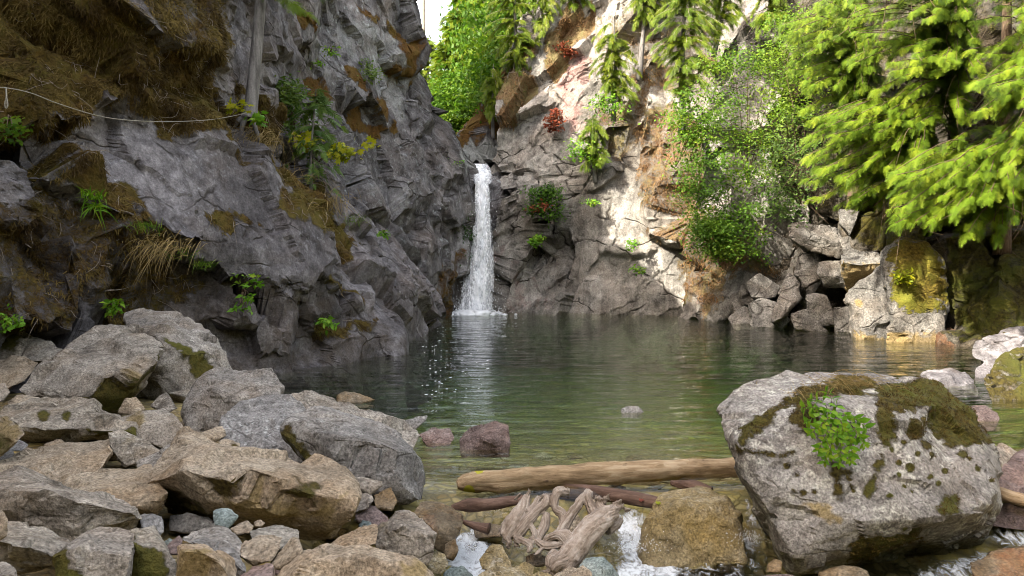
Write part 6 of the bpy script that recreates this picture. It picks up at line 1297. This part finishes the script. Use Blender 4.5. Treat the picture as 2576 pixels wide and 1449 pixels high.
# ---- near left trees
def left_trees():
    P = [U(628, 300, 17.0), U(640, 180, 17.1), U(655, 0, 17.3), U(668, -300, 17.8), U(680, -800, 18.5)]
    b = P[0]; root = empty('conifer_tree', b); tr, tw, pa = Bag(), Bag(), []
    tr.tube(curve_pts(P, 40), np.interp(np.linspace(0, 1, 40), [0, .06, .3, 1], [.22, .15, .135, .07]), 14)
    for dx in (-.5, -.2, .25): tr.tube(curve_pts([b+[0, -.05, .12], b+[dx*.5, -.12, -.1], b+[dx, -.1, -.5]], 8), np.linspace(.09, .03, 8), 6)
    for (fx, fy, d) in ((790, 40, 16.4), (740, 12, 16.2), (800, -20, 16.8), (560, -60, 16.5), (740, -120, 16), (600, -200, 16.4), (850, -160, 17)):
        A = U(665, fy-60, 17.2); bough(A, U(fx, fy, d), .1, 22, .3, .5, CEDAR_T, tw, .02, pa)
    for k in range(60):
        h = rng.uniform(0.45, 1); A = b+(P[4]-b)*h; a = rng.uniform(0, 6.28); l = rng.uniform(.8, 2.4)
        bough(A, A+np.array([math.cos(a)*l, math.sin(a)*l, -.2*l]), .1, 10, .35, .6, NEEDLE_T, tw, .015, pa)
    bag_obj('trunk', tr, 'bark', root, b); leaf_obj('crown', pa, 'conifer', root, b); bag_obj('branches', tw, 'bark', root, b)
    tag(root, 'tall grey trunked conifer leaning at the edge of the mossy shoulder, rope tied to it', 'tree')
    # drooping young fir against the dark wall
    b = U(782, 492, 19.6); root = empty('conifer_tree', b); tr, tw, pa = Bag(), Bag(), []
    top = U(795, 225, 19.9); tr.tube(curve_pts([b, U(783, 380, 19.6), top], 14), np.linspace(.055, .012, 14), 8)
    for k in range(46):
        t = rng.uniform(.12, 1.0); A = b+(top-b)*t; a = rng.uniform(0, 6.28); l = (1.25*(1-t)**.6+.2)*rng.uniform(.6, 1.1)
        dn = -.35 if t > .45 else -.6
        bough(A, A+np.array([math.cos(a)*l, math.sin(a)*l*.7, dn*l]), .08, 9 if t > .42 else 3, .22, .42, NEEDLE_T, tw, .009, pa)
    for k in range(26):
        A = b+(top-b)*rng.uniform(.1, .6); a = rng.uniform(0, 6.28); l = rng.uniform(.4, 1.1); tw.tube(curve_pts([A, A+np.array([math.cos(a)*l*.6, math.sin(a)*l*.4, -.15*l]), A+np.array([math.cos(a)*l, math.sin(a)*l*.6, -.7*l])], 7), np.linspace(.008, .002, 7), 4)
    bag_obj('trunk', tr, 'bark', root, b); leaf_obj('crown', pa, 'fir', root, b); bag_obj('branches', tw, 'palebark', root, b)
    tag(root, 'thin young fir with drooping sparse boughs in front of the dark wall', 'tree')
    # weathered rope slung along the mossy shoulder
    bg = Bag(); bg.tube(curve_pts([U(-40, 218, 10.0), U(22, 222, 10.2), U(80, 235, 10.5), U(150, 262, 11.0), U(250, 292, 11.9), U(330, 303, 12.7), U(420, 306, 13.6), U(520, 302, 14.8), U(590, 291, 15.9), U(632, 280, 16.8)], 80), .007, 7)
    o = bg.build('rope', M['rope']); tag(o, 'thin weathered rope slung from the left edge to the leaning conifer trunk', 'rope')
    bg = Bag(); bg.tube(curve_pts([U(15, 220, 10.18), U(16, 245, 10.15), U(12, 262, 10.15), U(15, 272, 10.15), U(19, 264, 10.15), U(16, 245, 10.15)], 40), .010, 6)
    o = bg.build('rope', M['rope']); tag(o, 'short rope loop hanging from the slung rope at the left edge', 'rope')
left_trees()
# ---- western red cedars over the right bank
def cedars():
    G = 'western cedars overhanging the right bank'
    # (base fx, fy, D), polygon of bough tips, near, far, boughs, sprays, label
    spec = [((2150, 430, 25.2), [(1960, 60), (2120, -40), (2220, 60), (2240, 260), (2160, 300), (2010, 330), (1990, 180)], 21.0, 23.5, 46, 20, 'cedar reaching furthest left towards the white rock'),
            ((2330, 480, 24.2), [(2020, 300), (2230, 260), (2330, 330), (2330, 470), (2200, 520), (2050, 520), (2000, 400)], 19.6, 22.0, 54, 22, 'cedar with low boughs hanging over the jointed blocks'),
            ((2400, 380, 24.0), [(2100, -80), (2420, -120), (2480, 100), (2460, 300), (2260, 320), (2120, 140)], 19.0, 22.0, 58, 22, 'cedar with broad bright boughs at the top of the picture'),
            ((2520, 540, 22.6), [(2240, 430), (2420, 380), (2560, 420), (2600, 540), (2520, 600), (2330, 590), (2220, 560)], 17.4, 19.8, 46, 22, 'cedar with the lowest sprays, above the mossy buttress'),
            ((2640, 470, 21.4), [(2440, 200), (2640, 150), (2760, 300), (2720, 520), (2560, 520), (2440, 360)], 16.6, 19.0, 40, 22, 'cedar cut by the right edge of the picture'),
            ((2640, 200, 22.4), [(2380, -120), (2760, -160), (2800, 120), (2640, 260), (2460, 200), (2380, 60)], 17.6, 20.5, 44, 20, 'cedar in the upper right corner')]
    for base, poly, d0, d1, nb, ns, lab in spec:
        b = U(*base); root = empty('cedar_tree', b); tr, tw, pa = Bag(), Bag(), []
        top = b+np.array([0.4, .3, 9.0]); T = curve_pts([b-[0, 0, 1.2], b+[.1, 0, 3], top], 14); tr.tube(T, np.linspace(.26, .08, 14), 10)
        for tip in in_poly(poly, int(nb*2.5), d0, d1+0.8):
            h = np.clip((tip[2]-b[2])+rng.uniform(0.1, 1.2), 0.1, 8.8)/9.0; A = b+(top-b)*h
            if np.linalg.norm(tip-A) < 1: continue
            S0 = A+(tip-A)*rng.uniform(.1, .35)
            bough(A, tip, rng.uniform(.25, .6), int(ns*2.1), .26, .54, CEDAR_T, tw, .024, pa, flat=.58)
        for k in range(12):
            q = in_poly(poly, 1, d0+.6, d1+1.6)[0]; tw.tube(curve_pts([q, q+rng.normal(0, .3, 3), q+[rng.uniform(-.5, .3), rng.uniform(-.3, .3), -rng.uniform(.5, 1.4)]], 7), np.linspace(.012, .004, 7), 4)
        bag_obj('trunk', tr, 'twig', root, b); leaf_obj('crown', pa, 'cedar', root, b); bag_obj('branches', tw, 'twig', root, b)
        tag(root, lab, 'tree', G)
cedars()
# ---- moss strands, grass and the plant on the great boulder
def strands(name, V, F, w, n, l0, l1, mat, label, keep=None, wd=0.006):
    fx, fy = proj(V); c = (V[F[:, 0]]+V[F[:, 1]]+V[F[:, 2]])/3; cfx, cfy = proj(c)
    ok = (w[F].mean(1) > 0.55) & (cfx > -60) & (cfx < 2640) & (cfy > -60) & (cfy < 1500)
    nrm = np.cross(V[F[:, 1]]-V[F[:, 0]], V[F[:, 2]]-V[F[:, 0]]); ar = np.linalg.norm(nrm, axis=1); nrm = nrm/np.maximum(ar, 1e-9)[:, None]
    ok &= (nrm*(np.array([0, 0, CAM_H])-c)).sum(1) > 0
    if keep is not None: ok &= keep(cfx, cfy)
    id = np.where(ok)[0]; pr = ar[id]*np.clip(0.5+1.6*fbm(c[id], .5, 3, 66), .02, 2); p = rng.choice(id, n, p=pr/pr.sum())
    a, b = rng.random(n), rng.random(n); sw = a+b > 1; a[sw], b[sw] = 1-a[sw], 1-b[sw]
    O = V[F[p, 0]]+a[:, None]*(V[F[p, 1]]-V[F[p, 0]])+b[:, None]*(V[F[p, 2]]-V[F[p, 0]])
    X = nrm[p]*rng.uniform(.15, .8, (n, 1))+np.array([0, 0, -.8])+rng.normal(0, .45, (n, 3))
    tV = np.array([[0, -1, 0], [0, 1, 0], [.55, .7, .12], [.55, -.7, .12], [1, 0, 0]], float)*np.array([1, wd/((l0+l1)/2), 1]); tF = np.array([[0, 1, 2], [0, 2, 3], [3, 2, 4]])
    t = np.clip(0.5+0.9*fbm(O, .8, 3, 67)+rng.normal(0, .16, n), 0, 1)
    pv = place(tV, tF, O+nrm[p]*.004, X, nrm[p]+rng.normal(0, .3, (n, 3)), rng.uniform(l0, l1, n), t)
    o = mk(name, pv[0], pv[1], M[mat], None, False, {'tint': pv[2]}); tag(o, label, 'moss', kind='stuff')
slabKeep = None
strands('moss', slabV, slabF, slabMoss, 60000, .05, .15, 'strand', 'shaggy brown and olive moss hanging over the left slope', keep=lambda x, y: (y < 440) | (rng.random(len(x)) < .3))
strands('dry_moss', paleV, paleF, paleMoss, 15000, .08, .24, 'strand_o', 'orange brown dry moss and grass on the slope of the pale cliff', wd=0.011)
def tuft(label, base, n, l, mat, spread=.1, lean=(-.2, -.5, .5), group='grass tufts on the left rocks', name='grass_tuft', cat='grass tuft', wd=.0045):
    b = U(*base); O = np.stack([rng.normal(0, spread, n), rng.normal(0, spread*.4, n), rng.normal(0, spread*.3, n)], 1)
    k = 7; t = np.linspace(0, 1, k); Vs, Fs, T = [], [], []
    for i in range(n):
        d = np.array(lean)+rng.normal(0, .38, 3); d /= np.linalg.norm(d); L = l*rng.uniform(.5, 1.2); s = unit(np.cross(d, [0, 1, .2]))
        P = O[i]+np.outer(t*L, d)+np.outer(t**2*L*rng.uniform(.3, .9), [0, -.1, -1]); w = wd*(1-t**2)[:, None]
        Vs.append(np.vstack([P-s*w, P+s*w])); j = np.arange(k-1); Fs.append(np.stack([j, j+1, j+1+k, j+k], 1)+i*2*k); T.append(np.full(2*k, rng.random()))
    o = mk(name, np.vstack(Vs), np.vstack(Fs), M[mat], None, False, {'tint': np.concatenate(T)}); o.location = b
    return tag(o, label, cat, group)
tuft('upright green grass tuft on the ledge under the left slab', (365, 575, 12.6), 70, .26, 'greengrass', .14, (0, -.4, 1))
tuft('long green and dry grass hanging beside the left slab', (400, 610, 12.8), 90, .34, 'drygrass', .25, (.1, -.6, .1))
tuft('pale dry grass trailing below the green grass', (420, 615, 12.9), 120, .45, 'drygrass', .28, (0, -.6, -.2))
tuft('green grass along the lower edge of the left slab', (455, 640, 13.4), 50, .22, 'greengrass', .22, (.2, -.5, .6))
tuft('small green grass tuft at the slab edge above the dark undercut', (512, 668, 14.0), 60, .25, 'greengrass', .1, (.2, -.4, .6))
tuft('dry brown grass mat on the knob of the left slab', (745, 520, 17.2), 220, .4, 'drygrass', .3, (0, -.5, -.1))
tuft('dry grass fringe on the gully above the slab', (700, 445, 18.2), 160, .4, 'drygrass', .35, (.3, -.5, .1))
tuft('straw coloured grass hanging by the young fir', (820, 500, 19.4), 160, .45, 'drygrass', .35, (.3, -.4, -.1))
tuft('fresh fern like grass under the yellow maple branch', (885, 555, 20.6), 90, .3, 'greengrass', .25, (.2, -.4, .5))
tuft('brown dry grass on the bank under the trunk', (640, 340, 17.0), 220, .5, 'drygrass', .35, (0, -.5, -.2))
tuft('arching fern fronds on the broken rock at the left', (235, 500, 12.2), 40, .4, 'fresh', .08, (.2, -.5, .8), wd=.012, name='fern', cat='fern')
tuft('drooping fern on the rock face left of the green grass', (238, 520, 12.3), 30, .35, 'fresh', .06, (.3, -.5, .2), wd=.012, name='fern', cat='fern')
tuft('flattened straw coloured grass on top of the great boulder', (2130, 962, 7.45), 260, .26, 'drygrass', .16, (.7, -.5, .05), group=None, wd=.0022)
tuft('wisps of dry grass left of the leafy plant on the great boulder', (2050, 985, 7.1), 120, .16, 'drygrass', .16, (.2, -.6, .1), group=None, wd=.002)
def boulder_plant():
    b = U(2085, 1040, 6.75); root = empty('leafy_plant', b); tw = Bag(); parts = []
    # (tip fx, fy, D) of each stem
    tips = [(2078, 985, 6.75), (2040, 1005, 6.72), (2020, 1025, 6.62), (2030, 1060, 6.52), (2060, 1075, 6.42), (2095, 1060, 6.42), (2130, 1050, 6.45), (2160, 1060, 6.46), (2178, 1075, 6.44), (2165, 1100, 6.36), (2140, 1110, 6.32), (2105, 1105, 6.33), (2075, 1115, 6.33), (2060, 1130, 6.3), (2085, 1145, 6.25), (2115, 1150, 6.24), (2145, 1140, 6.26), (2110, 1165, 6.22), (2140, 1160, 6.24), (2045, 1035, 6.6), (2100, 1020, 6.62), (2075, 1040, 6.55), (2175, 1120, 6.32), (2040, 1090, 6.42), (2120, 1085, 6.36), (2075, 1160, 6.24)]
    for tp in tips:
        T = U(*tp); m = (b+T)/2+np.array([0, -.09, .04]); C = curve_pts([b, m, T], 12); tw.tube(C, np.linspace(.004, .002, 12), 5)
        for j, t in enumerate((6, 8, 9, 10, 11)):
            d = unit(C[t]-C[t-1]); a0 = j*1.57+rng.uniform(-.3, .3)
            s = unit(np.cross(d, [0.1, 0.2, 1])); q = np.cross(d, s)
            for k in range(2 if t < 11 else 4):
                a = a0+k*(math.pi if t < 11 else math.pi/2); X = d*.45+(math.cos(a)*s+math.sin(a)*q)*.9+np.array([0, -.15, -.12]); Zn = d*.7+np.array([-.1, -.35, .6])
                parts.append(place(*LANCE_T, C[t:t+1], X[None], Zn[None], [rng.uniform(.062, .10)*(1 if t < 11 else .7)], np.array([np.clip(rng.normal(.5, .25), 0, 1)])))
    bag_obj('stems', tw, 'twig', root, b); leaf_obj('leaves', parts, 'fresh', root, b)
    tag(root, 'lush green leafy plant growing from the mossy top of the great boulder', 'plant')
boulder_plant()
def boulder_moss():
    """short fuzz standing on the moss cushions of the great boulder"""
    o = [x for x in bpy.data.objects if x.name.startswith('boulder') and x.get('label', '').startswith('great lichen')][0]
    me = o.data; n = len(me.vertices); V = np.empty(n*3, np.float32); me.vertices.foreach_get('co', V); V = V.reshape(-1, 3).astype(float)
    F = np.empty(len(me.polygons)*3, np.int32); me.polygons.foreach_get('vertices', F); F = F.reshape(-1, 3)
    w = np.empty(n, np.float32); me.attributes['moss'].data.foreach_get('value', w)
    L = np.array(o.location); c = V[F].mean(1)+L; nr = np.cross(V[F[:, 1]]-V[F[:, 0]], V[F[:, 2]]-V[F[:, 0]]); ar = np.linalg.norm(nr, axis=1); nr /= np.maximum(ar, 1e-9)[:, None]
    ok = (w[F].mean(1) > 0.4) & ((nr*(np.array([0, 0, CAM_H])-c)).sum(1) > 0); id = np.where(ok)[0]; N = 16000
    pr = ar[id]*np.clip(0.4+1.8*fbm(c[id], .08, 3, 68), .02, 2); p = rng.choice(id, N, p=pr/pr.sum()); O = (c-L)[p]+rng.normal(0, .006, (N, 3))
    X = nr[p]*.8+rng.normal(0, .5, (N, 3))+np.array([0, 0, .1]); tV = np.array([[0, -.12, 0], [0, .12, 0], [1, 0, 0]]); tF = np.array([[0, 1, 2]])
    pv = place(tV, tF, O, X, rng.normal(0, 1, (N, 3)), rng.uniform(.010, .028, N), np.clip(.4+.8*fbm(O, .1, 3, 69)+rng.normal(0, .15, N), 0, 1))
    m = mk('moss', pv[0], pv[1], M['strand'], o, False, {'tint': pv[2]}); m['kind'] = 'stuff'
boulder_moss()

def added_shade_trees():
    # unseen trees added on the left cliff, above the frame, to shade the far shore
    for (x, y, z, h, i) in ((-7.0, 14.0, 14.2, 7.5, 0), (-8.2, 11.5, 14.4, 6.0, 1), (-7.2, 17.0, 14.0, 6.0, 2)):
        s = h/15; o = dup(CON[i], (x, y, z), (s*1.6, s*1.6, s), x*3)
        tag(o, 'unseen conifer added on top of the left cliff to shade the far shore', 'tree', 'unseen conifers added to cast shade')
added_shade_trees()

def fallen_leaves():
    for fx, fy, d, lab, mat in ((1606, 1265, 7.3, 'small orange leaf lying on the dark wet log', 'redleaf'), (1648, 1272, 7.1, 'small yellow leaf beside the orange one on the dark wet log', 'yellowleaf'), (2370, 1062, 10.8, 'pale leaf floating on the water near the oval rock', 'drygrass')):
        P = U(fx, fy, d) if fy > 1200 else U(fx, fy, CAM_H*FF/(fy-CY)-.02)
        pv = place(*MAPLE_T, np.zeros((1, 3)), np.array([[1, .2, .1]]), np.array([[0, -.3, 1.]]), [.06], np.array([.5]))
        o = mk('fallen_leaf', pv[0], pv[1], M[mat], None, False, {'tint': pv[2]}); o.location = P+[0, -.02, .03]; tag(o, lab, 'leaf')
fallen_leaves()
def litter():
    # dead twigs and roots lying over the moss of the left shoulder
    c = slabV[slabF].mean(1); nr = np.cross(slabV[slabF[:, 1]]-slabV[slabF[:, 0]], slabV[slabF[:, 2]]-slabV[slabF[:, 0]]); nr = unit(nr); fx, fy = proj(c)
    ok = (slabMoss[slabF].mean(1) > .35) & (fx > -20) & (fx < 900) & (fy > -20) & (fy < 860) & ((nr*(np.array([0, 0, CAM_H])-c)).sum(1) > 0)
    id = rng.choice(np.where(ok)[0], 420); bg = Bag()
    for i in id:
        t = unit(np.cross(nr[i], rng.normal(0, 1, 3))+np.array([.35, 0, -.5])); l = rng.uniform(.08, .45); P = c[i]+nr[i]*.02
        m = P+t*l*.5+nr[i]*rng.uniform(.0, .06)+rng.normal(0, .03, 3); bg.tube(curve_pts([P, m, P+t*l+rng.normal(0, .05, 3)+nr[i]*.01], 6), np.linspace(.0065, .002, 6), 4)
    o = bg.build('dead_twigs', M['palebark']); tag(o, 'dead twigs and roots strewn over the brown moss of the left slope', 'twigs', kind='stuff')
litter()
